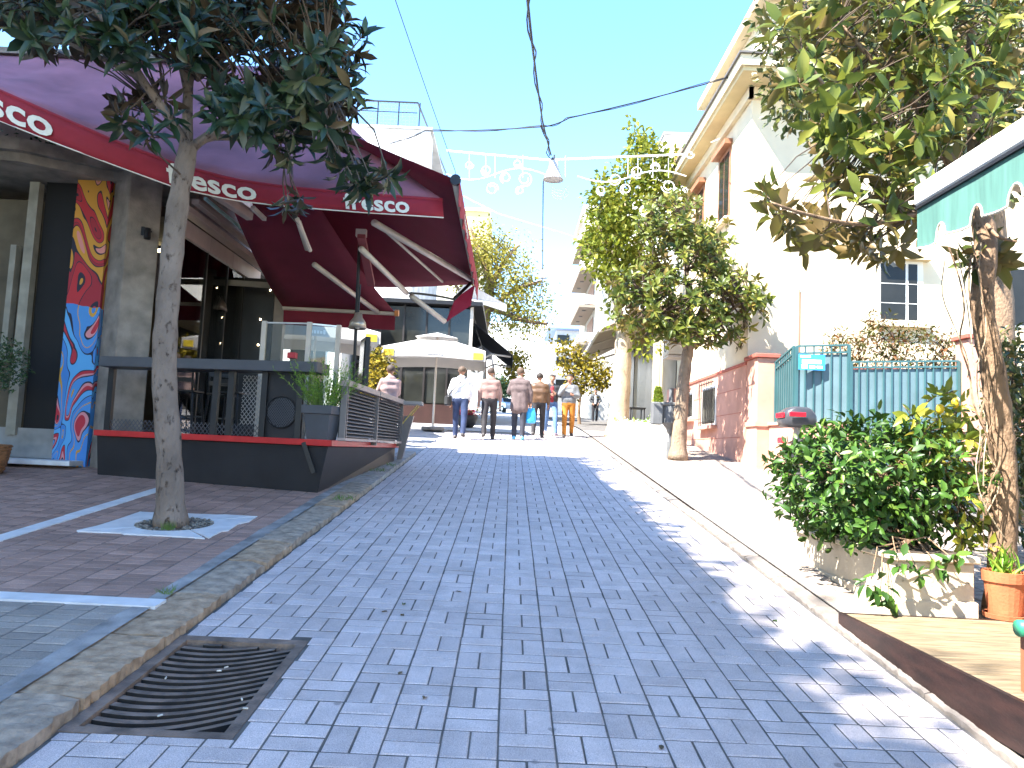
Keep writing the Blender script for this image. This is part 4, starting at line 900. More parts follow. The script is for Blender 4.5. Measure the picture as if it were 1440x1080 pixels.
fence_run(fe, (5.02, 14.5), (5.07, 13.72), 2.23, zA, zB, 8); fence_run(fe, (5.09, 13.70), (5.94, 13.50), 2.23, zB, zC, 6)
ga = thing('teal_gate', 'wide teal metal driveway gate with vertical ribs and top rail', 'gate', (6.8, 13.4, gz(13.4)+.03))
fence_run(ga, (5.97, 13.49), (7.76, 13.30), gz(13.4)+.10, zD, zE, 13, .13)
p0 = Vector(D(1122, 498, 13.55)); p1 = Vector(D(1161, 521, 13.48)); sg = thing('street_sign', 'small blue enamel sign with pale worn lettering fixed on the teal railing', 'sign', (p0+p1)/2)
mb = MB(); mb.b(p0.x, p1.x, 13.50, 13.515, p1.z, p0.z); mb.build('plate', mat('blue_enamel', (.05, .32, .75), .35, .15, 12), sg)
for (u0, u1, v0, v1) in ((.05, .45, .78, .92), (.12, .85, .40, .66), (.10, .33, .08, .34), (.40, .62, .10, .30), (.68, .90, .12, .28)):
    mb = MB(); w_ = p1.x-p0.x; h_ = p0.z-p1.z; mb.b(p0.x+w_*u0, p0.x+w_*u1, 13.496, 13.4995, p1.z+h_*v0, p1.z+h_*v1); mb.build('worn_mark', mat('sign_white', (.8, .82, .84), .5, .1), sg)
p = D(1124, 490, 14.6); t = thing('garden_lamp', 'thin brown pole with a small lamp head behind the teal railing', 'lamp', (p[0], 14.6, gz(14.6)+.05))
q = D(1125, 408, 14.6); mb = MB(); mb.tube([(p[0], 14.6, gz(14.6)), (q[0], 14.6, q[2])], .022, 8); mb.build('pole', mat('brown_pole', (.22, .14, .09), .6, .1), t)
mb = MB(); mb.bar((q[0], 14.6, q[2]-.02), (q[0]+.14, 14.55, q[2]-.05), .06, .05); mb.build('lamp_head', M_steel, t)

# scooter parked behind the bush
sc = thing('parked_scooter', 'dark grey parked scooter with a top case and red reflectors behind the bush', 'scooter', (4.35, 10.5, gz(10.5)+.04))
B = Vector((3.95, 10.5, gz(10.5)+.045)); M_scoot = mat('scooter_plastic', (.05, .052, .06), .35, .1); M_refl = mat('red_reflector', (.55, .015, .03), .2, .1)
def S(u, v, z): return B+Vector((u, v, z))
for u in (.05, 1.30):
    mb = MB(); mb.tube([S(u+.20*math.cos(a), 0, .25+.20*math.sin(a)) for a in np.linspace(0, 6.283, 21)], .05, 8, cap=False); wh = mb.build('tyre', mat('rubber', (.02, .02, .02), .8, .1), sc, smooth=True)
    mb = MB(); mb.tube([S(u, -.035, .25), S(u, .035, .25)], .15, 14); mb.build('rim', M_steel, wh)
mb = MB(); mb.add([S(u, s*w_, z) for s in (-1, 1) for (u, z, w_) in ((-.15, .45, .06), (-.22, .72, .09), (.2, .78, .14), (.55, .70, .13), (.62, .35, .12), (.2, .32, .12))], [(0, 1, 2, 3, 4, 5), (11, 10, 9, 8, 7, 6)]+[(i, i+6, (i+1) % 6+6, (i+1) % 6) for i in range(6)]); mb.build('body', M_scoot, sc, bevel=.02)
mb = MB(); mb.add([S(u, s*.12, z) for s in (-1, 1) for (u, z) in ((-.15, .76), (.0, .84), (.55, .82), (.6, .74))], [(0, 1, 2, 3), (7, 6, 5, 4)]+[(i, i+4, (i+1) % 4+4, (i+1) % 4) for i in range(4)]); mb.build('seat', M_black, sc, bevel=.02)
mb = MB(); mb.add([S(u, s*.16, z) for s in (-1, 1) for (u, z) in ((.95, .35), (1.05, .35), (1.22, .95), (1.12, 1.0))], [(0, 1, 2, 3), (7, 6, 5, 4)]+[(i, i+4, (i+1) % 4+4, (i+1) % 4) for i in range(4)]); mb.build('front_shield', M_scoot, sc, bevel=.02)
mb = MB(); mb.b(B.x+.5, B.x+1.1, B.y-.13, B.y+.13, B.z+.27, B.z+.33); mb.build('footboard', M_scoot, sc)
mb = MB(); mb.tube([S(1.15, -.33, 1.02), S(1.12, 0, 1.03), S(1.15, .33, 1.02)], .017, 6); mb.build('handlebar', M_black, sc)
mb = MB(); mb.tube([S(1.2, 0, .9), S(1.3, 0, .25)], .03, 6); mb.build('fork', M_steel, sc)
prof = [(-.21, .0), (-.24, .10), (-.21, .22), (-.10, .28), (.10, .27), (.20, .18), (.21, .06), (.14, .0)]
mb = MB(); mb.add([S(-.02+u, s*(.21 if abs(u) < .15 else .17), .98+z) for s in (-1, 1) for u, z in prof], [tuple(range(8)), tuple(range(15, 7, -1))]+[(i, i+8, (i+1) % 8+8, (i+1) % 8) for i in range(8)]); cse = mb.build('top_case', M_scoot, sc, bevel=.03, smooth=True)
mb = MB(); mb.box(S(-.262, 0, 1.14), (.02, .30, .07)); mb.box(S(-.10, -.215, 1.15), (.22, .02, .06)); mb.build('reflector', M_refl, cse, bevel=.005)
mb = MB(); mb.box(S(-.24, 0, .80), (.05, .2, .08)); mb.build('tail_light', M_refl, sc, bevel=.01)
mb = MB(); mb.bar(S(-.05, 0, .80), S(-.02, 0, .98), .12, .05); mb.build('rack', M_steel, sc)

# stone planter box (bush is added with the trees)
PLX0, PLX1, PLY0, PLY1, PLZ = 2.56, 3.14, 5.12, 6.95, 0.90
pb = thing('stone_planter', 'cream stone planter trough with a diamond panel holding the green bush', 'planter', (2.85, 6, gz(6)+.04))
M_stone = mat('cream_stone', (0.52, 0.45, 0.34), 0.85, 0.12, 5, 0.4, 50)
mb = MB(); mb.b(PLX0+.03, PLX1-.03, PLY0+.03, PLY1-.03, .36, .88); mb.build('body', M_stone, pb, bevel=.008)
mb = MB(); mb.b(PLX0, PLX1, PLY0, PLY1, .882, .93); mb.build('rim', M_stone, pb, bevel=.01)
mb = MB(); mb.b(PLX0+.01, PLX1-.01, PLY0+.01, PLY1-.01, .40, .635); mb.build('plinth', M_stone, pb, bevel=.01)
mb = MB(); cx, cz = (PLX0+PLX1)/2, .755
for a, b in (((-.22, 0), (0, .10)), ((0, .10), (.22, 0)), ((.22, 0), (0, -.10)), ((0, -.10), (-.22, 0))): mb.bar((cx+a[0], PLY0+.027, cz+a[1]), (cx+b[0], PLY0+.027, cz+b[1]), .012, .012)
mb.build('diamond_moulding', M_stone, pb)
mb = MB(); mb.b(PLX0+.06, PLX1-.06, PLY0+.06, PLY1-.06, .931, .936); mb.build('soil', mat('soil2', (.08, .06, .045), .95, .4, 12, .6, 60), pb)

# terracotta pots
def pot(c, r, h, label, plant=0):
    t = thing('terracotta_pot', label, 'plant pot', c); c = Vector(c)
    mb = MB(); mb.lathe(c, [(.001, 0), (r*.72, 0), (r*.92, h*.78), (r, h*.78), (r*1.04, h), (r*.9, h), (r*.86, h*.86), (.001, h*.86)], 22); mb.build('pot', M_terra, t, smooth=False)
    mb = MB(); mb.lathe(c, [(.001, -.0), (r*.95, .001), (r*1.0, .03), (r*.9, .03)], 22); mb.build('saucer', M_terra, t)
    lm = []
    for i in range(plant):
        d = Vector((rng.gauss(0, .5), rng.gauss(0, .5), 1)).normalized(); q = c+Vector((rng.uniform(-.5, .5)*r, rng.uniform(-.5, .5)*r, h*.86)); lm.append(frame_mat(q, d, rvec(rng), rng.uniform(.6, 1.2)))
    if lm: grid_pieces(leaf_base(.20, .022, .5, .3), lm, 'leaf', 'foliage', t, M_herb, min(40, plant))
pot((3.28, 5.10, .552), .135, .30, 'terracotta pot with strappy green leaves beside the stone planter', 36)
pot((3.62, 4.95, .552), .17, .34, 'darker terracotta pot on the deck next to the trunk', 14)

# wooden deck
dk = thing('wooden_deck', 'weathered wooden deck with a dark brown side board above the sloping street', 'deck', (3.2, 3.7, gz(3.7)))
M_plank = mat('weathered_plank', (0.21, 0.155, 0.092), 0.8, 0.4, 3, 0.5, 40, rnd=.10, stretch=(1.5, 14, 1))
y = 2.2
while y < 5.0:
    mb = MB(); mb.b(2.19, 4.6, y, min(y+.128, 5.02), .524+rng.uniform(-.001, .001), .548+rng.uniform(-.001, .001)); mb.build('plank', M_plank, dk, bevel=.003); y += .138
mb = MB(); mb.b(2.16, 2.186, 2.2, 5.03, .345, .556); mb.build('side_board', mat('dark_brown_board', (.020, .008, .006), .55, .45, 5, .2, 30, stretch=(1, 1, 5)), dk)
mb = MB(); mb.b(2.188, 4.6, 5.022, 5.046, .345, .55); mb.build('end_board', MATS['dark_brown_board'], dk)
mb = MB(); mb.b(2.30, 2.36, 2.2, 5.0, .18, .34); mb.b(4.4, 4.46, 2.2, 5.0, .1, .52); mb.build('joist', mat('dark_joist', (.03, .022, .018), .8, .2), dk)
# brown post with green cap rail
pp = thing('fence_post', 'reddish brown wooden post with a green cap rail at the deck edge', 'post', (2.33, 3.42, gz(3.4)))
mb = MB(); mb.b(2.285, 2.385, 3.36, 3.46, .20, .80); mb.build('post', mat('red_brown_wood', (.27, .10, .05), .55, .2, 5, .2, 40, stretch=(1, 1, .3)), pp, bevel=.006)
mb = MB(); mb.tube([(2.245, 3.41, .825), (2.5, 3.41, .825), (4.6, 3.41, .825)], .036, 10); mb.build('cap_rail', mat('green_paint', (.03, .22, .12), .4, .1), pp, smooth=True)
mb = MB(); mb.b(2.265, 2.405, 3.34, 3.48, .20, .36); mb.build('post_base', MATS['red_brown_wood'], pp, bevel=.006)

# green awning of the shop on the right
gw = thing('green_awning', 'green canvas awning with scalloped valance and white front bar by the magnolia trunk', 'awning', (3.8, 2.5, 3.6))
ya, yb = .2, 4.34; M_green = mat('green_canvas', (.085, .20, .17), .75, .15, 3, .2, 200, stretch=(1, 9, 1)); 
mb = MB(); mb.b(2.28, 2.33, ya, yb, 3.005, 3.125); mb.build('front_bar', mat('white_bar', (.82, .80, .76), .4, .04), gw, bevel=.01)
mb = MB(); mb.b(2.285, 2.32, ya, yb-.005, 2.985, 3.002); mb.build('bar_groove', M_black, gw)
vs = []; n = 480
for i in range(n+1):
    t = i/n; yy = yb+(ya-yb)*t; ph = (t*13.3) % 1.0; u = abs(ph-.8)/.16; h = .225+.02*math.sin(ph*math.pi)-(.085*math.sqrt(1-u*u) if u < 1 else 0); wv = .006*math.sin(i*.12)
    vs += [(2.30, yy, 2.984), (2.30+wv, yy, 2.984-h)]
mb = MB(); mb.add(vs, [(2*i, 2*i+1, 2*i+3, 2*i+2) for i in range(n)]); vl = mb.build('valance', M_green, gw); sm = vl.modifiers.new('t', 'SOLIDIFY'); sm.thickness = .004
mb = MB(); mb.tube([Vector(v)+Vector((-.004, 0, 0)) for v in vs[1::2]], .006, 5); mb.build('piping', M_letter, gw)
mb = MB(); mb.add([(2.33, ya, 3.10), (2.33, yb, 3.10), (3.95, yb, 3.75), (3.95, ya, 3.75)], [(0, 1, 2, 3)]); c_ = mb.build('canvas', M_green, gw); sm = c_.modifiers.new('t', 'SOLIDIFY'); sm.thickness = .005
for yy in (1.0, 3.9):
    mb = MB(); mb.tube([(2.34, yy, 3.05), (3.1, yy+.1, 2.9), (3.95, yy, 3.3)], .025, 8); mb.build('arm', M_alu, gw)
rs = thing('right_shop', 'plain cream shop behind the wooden deck carrying the green awning', 'building', (6, 0, 0))
mb = MB(); mb.b(4.0, 10, -8, 4.36, -.5, 4.2); mb.build('wall', M_cream, rs)
mb = MB(); mb.b(3.97, 3.998, .8, 3.6, .56, 2.7); mb.build('window', M_win, rs)

# parking-meter style litter bin on a post
c = Vector((3.29, 15.75, gz(15.75)+.03)); bn = thing('litter_bin', 'dark grey litter bin on a post in front of the pale tree trunk', 'bin', c); M_bin = mat('bin_grey', (.12, .125, .13), .5, .15, 6)
mb = MB(); mb.tube([c, c+Vector((0, 0, .75))], .04, 10); mb.build('post', M_bin, bn); mb = MB(); mb.tube([c, c+Vector((0, 0, .36))], .075, 12); mb.build('sleeve', M_bin, bn)
mb = MB(); mb.lathe(c, [(.001, .50), (.06, .52), (.10, .62), (.20, .74), (.20, 1.08), (.001, 1.08)], 14); mb.build('bucket', M_bin, bn)
mb = MB(); mb.box(c+Vector((0, 0, 1.12)), (.46, .36, .07)); mb.build('lid', M_bin, bn, bevel=.02)
mb = MB(); mb.box(c+Vector((-.30, -.02, .92)), (.22, .26, .46)); mb.build('side_box', M_bin, bn, bevel=.02)
mb = MB(); mb.tube([c+Vector((.02, .1, 1.1)), c+Vector((.02, .1, 1.46))], .05, 8); mb.build('ashtray_tube', M_bin, bn)
# white planter with flowers and a little conifer
wp = thing('white_planter', 'long whitewashed planter with white flowers and a small conifer beside the litter bin', 'planter', (3.15, 18.2, gz(18.2)+.03))
mb = MB(); z0 = gz(18)-.02; n = 28; pr = [(.98, 0), (1, .12), (1, .62), (.9, .66), (.88, .58), (.001, .58)]; vs = []
for s, z in pr:
    for k in range(n):
        a = 2*math.pi*k/n; ca, sa_ = math.cos(a), math.sin(a); e = .5
        vs.append((3.15+.78*s*math.copysign(abs(ca)**e, ca), 18.35+.42*s*math.copysign(abs(sa_)**e, sa_), z0+z))
mb.add(vs, [(i*n+k, i*n+(k+1) % n, (i+1)*n+(k+1) % n, (i+1)*n+k) for i in range(len(pr)-1) for k in range(n)]); mb.build('trough', M_white, wp, smooth=False)
lm = []; fl2 = []
for i in range(700):
    q = Vector((3.15+rng.uniform(-.66, .66), 18.35+rng.uniform(-.32, .32), z0+.60+abs(rng.gauss(0, .06)))); (fl2 if rng.random() < .5 else lm).append(frame_mat(q, rvec(rng)+Vector((0, 0, .4)), rvec(rng), rng.uniform(.7, 1.3)))
grid_pieces(leaf_quad(.07, .035), lm, 'leaf', 'flower_foliage', wp, M_herb, 0); grid_pieces(leaf_quad(.06, .05), fl2, 'petal', 'flowers', wp, leaf_mat('white_petal', [(0, (.8, .8, .78)), (1, (.85, .85, .83))], (-1, 0, 0), .6, .3), 0)
lm = []; cb = Vector((3.52, 18.4, z0+.58))
for i in range(2600):
    h = rng.random()**.8; r = .17*(1-h)**.6*(rng.random()**.4)+.02; a = rng.uniform(0, 6.28); q = cb+Vector((r*math.cos(a), r*math.sin(a), h*.95)); lm.append(frame_mat(q, Vector((math.cos(a), math.sin(a), 1.2))+rvec(rng)*.5, rvec(rng), rng.uniform(.7, 1.2)))
grid_pieces(leaf_quad(.06, .03), lm, 'leaf', 'conifer', wp, leaf_mat('conifer_leaf', [(0, (.12, .20, .02)), (.5, (.24, .32, .04)), (1, (.36, .42, .08))], (-1, 0, 0), .6, .3), 0)

# ---- shop terrace beyond the house, tall block above ----
bs = thing('beige_shop_block', 'tall white block with beige shop front and orange roof room beyond the yellow house', 'building', (8, 28, gz(28)))
M_beige = mat('beige_stucco', (.50, .42, .28), .85, .1, 2)
mb = MB(); mb.b(5.2, 14, 23.2, 38, 2, 6.9); mb.build('shop_wall', M_beige, bs)
mb = MB(); mb.b(5.22, 14, 23.25, 38, 6.95, 10.7); mb.build('upper_wall', M_white, bs)
mb = MB(); mb.b(4.9, 14, 25.8, 38, 10.72, 12.6); mb.build('roof_room', M_white, bs)
mb = MB(); mb.b(5.25, 5.75, 25.76, 25.80, 11.6, 12.15); mb.b(5.25, 5.75, 25.76, 25.80, 10.8, 11.4); mb.build('orange_panel', mat('orange_panel', (.50, .24, .14), .7, .1), bs)
mb = MB(); mb.b(4.85, 14, 25.7, 38, 12.602, 12.68); mb.build('roof_edge', mat('grey_edge', (.3, .3, .32), .6, .1), bs)
for y0, y1, zt in ((24.2, 26.4, 5.0), (27.8, 31.6, 6.3), (32.6, 35.5, 6.2)):
    mb = MB(); mb.b(5.17, 5.197, y0, y1, gz(y0)+.05, zt); mb.build('opening', mat('shop_dark', (.03, .03, .032), .3, .3, 3), bs)
mb = MB(); mb.b(5.0, 5.18, 26.9, 27.3, 2.3, 6.8); mb.build('pilaster', M_beige, bs)
mb = MB(); mb.b(4.70, 5.19, 22.4, 23.19, 2.0, 3.5); mb.build('pink_return_wall', M_pink, bs)
ac = thing('air_conditioner', 'beige air conditioning unit mounted high between house and shop front', 'air conditioner', (4.95, 22.6, 5.1))
c = Vector(D(948, 486, 22.6)); mb = MB(); mb.box(c, (.5, .8, .62)); mb.build('case', mat('ac_case', (.62, .56, .45), .5, .05), ac, bevel=.02); mb = MB(); mb.box(c+Vector((.1, 0, -.36)), (.7, .8, .05)); mb.build('bracket', M_alu, ac)
mb = MB(); mb.tube([c+Vector((-.252, .2*math.cos(a), .2*math.sin(a))) for a in np.linspace(0, 6.283, 17)], .015, 5, cap=False); mb.build('fan_grille', M_black, ac)
ba = thing('beige_awning', 'beige canvas awning sloping out from the far shop above the yellow tree', 'awning', (5.1, 33, 7))
M_ba = mat('beige_canvas', (.50, .42, .31), .8, .06, 3, .1, 200)
a0, a1, b0, b1 = Vector((3.2, 28.66, 6.15)), Vector((3.2, 37.8, 5.75)), Vector((5.2, 28.4, 7.2)), Vector((5.2, 37.8, 6.85))
mb = MB(); mb.add([a0, a1, b1, b0], [(0, 1, 2, 3)]); c_ = mb.build('canvas', M_ba, ba); sm = c_.modifiers.new('t', 'SOLIDIFY'); sm.thickness = .02
mb = MB(); mb.tube([a0, a1], .07, 8); mb.build('front_bar', M_white, ba)
for t_ in (.05, .35, .65, .95):
    mb = MB(); mb.tube([a0.lerp(a1, t_)+Vector((0, 0, -.03)), b0.lerp(b1, t_)+Vector((-.1, 0, -.45))], .04, 6); mb.build('arm', M_alu, ba)
pr_ = thing('patio_furniture', 'dark table and red cushions in the shade of the beige shop opening', 'table', (4.7, 29, gz(29)))
mb = MB(); mb.b(4.4, 5.0, 28.4, 29.2, gz(29)+.72, gz(29)+.76); mb.build('table_top', M_black, pr_)
for sx in (4.45, 4.95):
    for sy in (28.45, 29.15): mb = MB(); mb.b(sx-.02, sx+.02, sy-.02, sy+.02, gz(29)-.02, gz(29)+.72); mb.build('leg', M_black, pr_)
mb = MB(); mb.box((4.25, 29.6, gz(29.6)+.35), (.5, .5, .7)); mb.build('cushion', M_terra, pr_, bevel=.06)

# ---- white balcony block ----
bb = thing('balcony_block', 'white apartment block with stacked balconies rising above the far end of the street', 'building', (9, 52, gz(50)))
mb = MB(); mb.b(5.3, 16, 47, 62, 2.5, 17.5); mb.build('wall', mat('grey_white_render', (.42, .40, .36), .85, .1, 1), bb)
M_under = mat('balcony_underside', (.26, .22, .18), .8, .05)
for k, z in enumerate((8.6, 11.1, 13.6, 15.8)):
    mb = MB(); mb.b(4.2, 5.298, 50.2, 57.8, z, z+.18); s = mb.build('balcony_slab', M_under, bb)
    mb = MB(); mb.b(4.18, 4.26, 50.2, 57.8, z+.19, z+.62); mb.build('parapet', M_white, s)
    for j in range(5):
        mb = MB(); mb.b(4.3, 5.2, 50.16, 50.199, z+.24+j*.13, z+.30+j*.13); mb.build('railing_bar', M_white, s)
    for i in range(3):
        mb = MB(); mb.b(4.5, 4.75, 51.3+i*2.3, 51.6+i*2.3, z-.03, z-.002); mb.build('downlight', M_black, s)
    mb = MB(); mb.b(5.26, 5.297, 51.5, 55.5, z+.3, z+2.1); mb.build('balcony_door', mat('brown_blind', (.30, .16, .10), .6, .2), bb)
mb = MB(); mb.b(4.25, 5.29, 49.6, 49.9, 16.3, 17.6); mb.b(4.2, 9, 49.5, 58, 17.6, 17.8); mb.build('roof_frame', M_white, bb)

# ---- far end of the street ----
M_farw = mat('far_white_wall', (.80, .78, .72), .9, .05, .5)
fw = thing('far_white_building', 'plain white building closing the far end of the street', 'building', (0, 118, 6.9))
mb = MB(); mb.b(-11, 5.8, 112, 125, 6, 19.5); mb.build('wall', M_farw, fw); mb = MB(); mb.b(-3.5, 6.0, 111.7, 125, 19.52, 20); mb.build('parapet', M_farw, fw)
for k in range(4):
    for z in (9.5, 13, 16.2):
        mb = MB(); mb.b(-9+k*3.6, -7.8+k*3.6, 111.93, 111.99, z, z+1.5); mb.build('window', mat('pale_blind', (.6, .58, .53), .6, .1), fw)
fb = thing('far_balcony_building', 'grey blue roofed apartment building with open balconies beside the yellow tree', 'building', (7, 98, 6.5))
mb = MB(); mb.b(5.2, 13, 95, 106, 6, 16.6); mb.build('wall', mat('grey_wall', (.5, .52, .55), .8, .1), fb)
mb = MB(); mb.b(4.2, 13, 93.5, 106, 16.62, 17.2); mb.build('roof', mat('blue_roof', (.22, .32, .55), .7, .1), fb)
for z in (8.2, 11.0, 13.8):
    mb = MB(); mb.b(4.3, 13, 93.6, 94.98, z, z+.25); s = mb.build('balcony_slab', M_farw, fb); mb = MB(); mb.b(4.3, 13, 93.6, 93.7, z+.26, z+.9); mb.build('parapet', M_farw, s)
    for k in range(3):
        mb = MB(); mb.b(5.4+k*2.4, 6.9+k*2.4, 94.93, 94.99, z+.4, z+2.2); mb.build('window', M_win, fb)
# ---- left far: pub ----
pu = thing('dark_pub', 'dark glazed bar building with tall windows behind the white parasol', 'building', (-4, 30, gz(27)))
M_pub = mat('pub_dark_cladding', (.018, .014, .012), .5, .3, 2); M_pubb = mat('pub_brown_base', (.035, .013, .01), .5, .2, 3)
PX0, PX1, PY = -5.2, -1.42, 25.0; g = gz(PY)
mb = MB(); mb.b(PX0, PX1, PY+.3, 40, g-.3, 6.1); mb.build('core', M_pub, pu)
mb = MB(); mb.b(PX0, PX1+.02, PY, PY+.3, g-.2, g+.62); mb.build('brown_base', M_pubb, pu)
mb = MB(); mb.b(PX0-.1, PX1+.35, PY-.25, 40, 6.12, 6.25); mb.build('roof_edge', M_black, pu)
M_pglass = mat('reflective_pub_glass', (.02, .021, .018), .08, .6, 1.2, spec=.4)
for k in range(5):
    xa = PX0+.08+k*.75; mb = MB(); mb.b(xa, xa+.69, PY+.12, PY+.16, g+.66, 4.1); mb.build('window', M_pglass, pu)
    mb = MB(); mb.b(xa+.69, xa+.75, PY+.06, PY+.2, g+.62, 6.1); mb.build('mullion', M_pub, pu)
    mb = MB(); mb.b(xa, xa+.69, PY+.12, PY+.16, 4.2, 6.05); mb.build('window', M_pglass, pu)
mb = MB(); mb.b(PX0, PX1, PY+.04, PY+.22, 4.105, 4.195); mb.build('transom', M_pub, pu)
for k in range(5):
    ya = PY+.35+k*2.2; mb = MB(); mb.b(PX1+.003, PX1+.03, ya, ya+2.0, g+.5, 5.9); mb.build('window', M_pglass, pu)
mb = MB(); mb.b(PX1-.05, PX1+.05, PY-.06, PY+.09, g, 6.1); mb.build('corner_post', mat('pale_corner', (.5, .46, .4), .6, .2), pu)
pa = thing('black_awning', 'black canvas awning with pale folding arms on the street side of the dark bar', 'awning', (-1.4, 29, 5.6))
a0, a1, b0, b1 = Vector((-.03, 26, 4.72)), Vector((-.06, 33, 5.0)), Vector((-1.36, 26, 5.75)), Vector((-1.36, 33, 5.95))
M_bca = mat('black_canvas', (.025, .025, .028), .8, .1); mb = MB(); mb.add([a0, a1, b1, b0], [(0, 1, 2, 3)]); c_ = mb.build('canvas', M_bca, pa); sm = c_.modifiers.new('t', 'SOLIDIFY'); sm.thickness = .02
mb = MB(); mb.add([a0, a1, a1-Vector((0, 0, .32)), a0-Vector((0, 0, .32))], [(0, 1, 2, 3)]); c_ = mb.build('valance', M_bca, pa); sm = c_.modifiers.new('t', 'SOLIDIFY'); sm.thickness = .02
for yy in (26.3, 29.5): 
    mb = MB(); mb.tube([(-1.36, yy, 4.4), (-.75, yy+.1, 4.75), (-.08, yy, 4.68)], .035, 6); mb.tube([(-.75, yy+.1, 4.75), (-.55, yy, 3.4)], .03, 6); mb.build('arm', M_alu, pa)
gc = thing('grey_canopy', 'small pale grey canopy edge jutting out above the dark bar roof', 'awning', (-1.4, 27, 6.4))
p = [Vector(D(*k)) for k in ((640, 415, 25.5), (655, 397, 26.5), (712, 428, 30), (712, 438, 27))]; mb = MB(); mb.add(p, [(0, 1, 2, 3)]); c_ = mb.build('canvas', mat('grey_canvas', (.42, .41, .40), .8, .1), gc); sm = c_.modifiers.new('t', 'SOLIDIFY'); sm.thickness = .03
# parasols
def parasol(c, half, rz, zt, label, drop=.62):
    t = thing('parasol', label, 'parasol', (c[0], c[1], gz(c[1]))); M_can = mat('white_parasol_canvas', (.52, .50, .47), .8, .05, 3); R = Matrix.Rotation(rz, 3, 'Z'); C = Vector((c[0], c[1], 0))
    def P(x, y, z): return C+R@Vector((x, y, 0))+Vector((0, 0, z))
    cs_ = ((-1, -1), (1, -1), (1, 1), (-1, 1))
    def cap(h0, z0, h1, z1, name):
        n = 6; vs = []
        for k in range(4):
            a, b = cs_[k], cs_[(k+1) % 4]
            for i in range(n):
                u = i/n; x, y_ = a[0]+(b[0]-a[0])*u, a[1]+(b[1]-a[1])*u; sg_ = .05*math.sin(math.pi*u)*h0; vs.append(P(x*h0, y_*h0, z0+sg_)); 
        m_ = 4*n
        for k in range(4):
            a, b = cs_[k], cs_[(k+1) % 4]
            for i in range(n): u = i/n; x, y_ = a[0]+(b[0]-a[0])*u, a[1]+(b[1]-a[1])*u; vs.append(P(x*h1, y_*h1, z1))
        mb = MB(); mb.add(vs, [(k, (k+1) % m_, m_+(k+1) % m_, m_+k) for k in range(m_)]); o = mb.build(name, M_can, t); sm = o.modifiers.new('t', 'SOLIDIFY'); sm.thickness = .01; return o
    cap(half, zt-drop, half*.34, zt-.27, 'canopy'); cap(half*.42, zt-.20, .02, zt, 'vent_cap')
    for k in range(4):
        a, b = cs_[k], cs_[(k+1) % 4]; mb = MB(); n = 8; vs = []
        for i in range(n+1): u = i/n; x, y_ = a[0]+(b[0]-a[0])*u, a[1]+(b[1]-a[1])*u; s_ = .05*math.sin(math.pi*u)*half; vs += [P(x*half, y_*half, zt-drop+s_-.001), P(x*half*1.005, y_*half*1.005, zt-drop+s_-.28)]
        mb.add(vs, [(2*i, 2*i+1, 2*i+3, 2*i+2) for i in range(n)]); v_ = mb.build('valance', M_can, t); sm = v_.modifiers.new('t', 'SOLIDIFY'); sm.thickness = .008
        q = P(a[0]*half*.86, a[1]*half*1.012, zt-drop-.15); 
        mb = MB(); mb.box(q, (.26, .02, .17), rz); mb.build('yellow_tag', mat('yellow_print', (.75, .55, .04), .6, .1), v_)
        mb = MB(); mb.bar(P(a[0]*half, a[1]*half, zt-drop-.01), P(0, 0, zt-.2), .025, .025); mb.build('rib', M_alu, t)
    mb = MB(); 
    for i, (u, w_, h_) in enumerate(((-.20, .05, .12), (-.13, .05, .07), (-.06, .05, .07), (.01, .05, .07), (.08, .05, .06), (.15, .05, .10))): mb.box(P(u+.05, -half*1.012, zt-drop-.13+h_*.3), (w_, .01, h_), rz)
    mb.build('script_mark', mat('white_script', (.88, .88, .86), .6, .02), t)
    mb = MB(); mb.tube([P(0, 0, gz(c[1])), P(0, 0, zt)], .03, 10); mb.build('pole', M_alu, t); mb = MB(); mb.box(P(0, 0, gz(c[1])+.05), (.6, .6, .1), rz); mb.build('base', M_concrete, t, bevel=.02)
ctr = D(614, 500, 21.4); parasol((ctr[0], 21.4), 1.36, .04, float(D(612, 468, 21.4)[2]), 'white square parasol with double top in front of the dark bar')
parasol((-5.0, 19.2), 1.5, .25, 4.75, 'white square parasol standing on the cross street behind the bar terrace')
# buildings behind on the left
cb_ = thing('cross_street_building', 'white building across the side street seen through the bar windbreak', 'building', (-11, 26, gz(24)))
mb = MB(); mb.b(-20, -5.4, 24, 34, 1.5, 7.2); mb.build('wall', M_white, cb_); 
for k in range(5):
    mb = MB(); mb.b(-15+k*2, -13.9+k*2, 23.95, 23.99, 2.6, 4.6); mb.build('window', M_win, cb_)
lb = thing('railed_balcony_building', 'weathered white apartment building with a mesh railed roof balcony above the burgundy awning', 'building', (-9, 36, gz(34)))
mb = MB(); mb.b(-18, -4.6, 33.0, 44, 2, 13.6); mb.build('wall', mat('weathered_white', (.62, .62, .62), .85, .2, 1.2), lb)
mb = MB(); mb.b(-18, -4.0, 32.0, 33.2, 13.62, 15.0); mb.build('balcony_parapet', MATS['weathered_white'], lb)
mb = MB(); mb.b(-18, -3.9, 31.9, 46, 15.02, 15.1); mb.build('parapet_coping', MATS['weathered_white'], lb)
for x in np.arange(-9, -4.4, .9):
    mb = MB(); mb.bar((x, 32.0, 15.1), (x, 32.0, 16.2), .05, .05); mb.build('railing_post', M_black, lb)
mb = MB(); mb.bar((-9.5, 32, 16.2), (-4.6, 32, 16.2), .06, .06); mb.bar((-4.6, 32, 16.2), (-3.85, 44, 16.2), .06, .06); mb.bar((-9.5, 32, 15.75), (-4.6, 32, 15.75), .03, .03); mb.build('railing', M_black, lb)
mb = MB()
for x in np.arange(-9.4, -4.6, .16): mb.bar((x, 32, 15.1), (x, 32, 16.2), .012, .012)
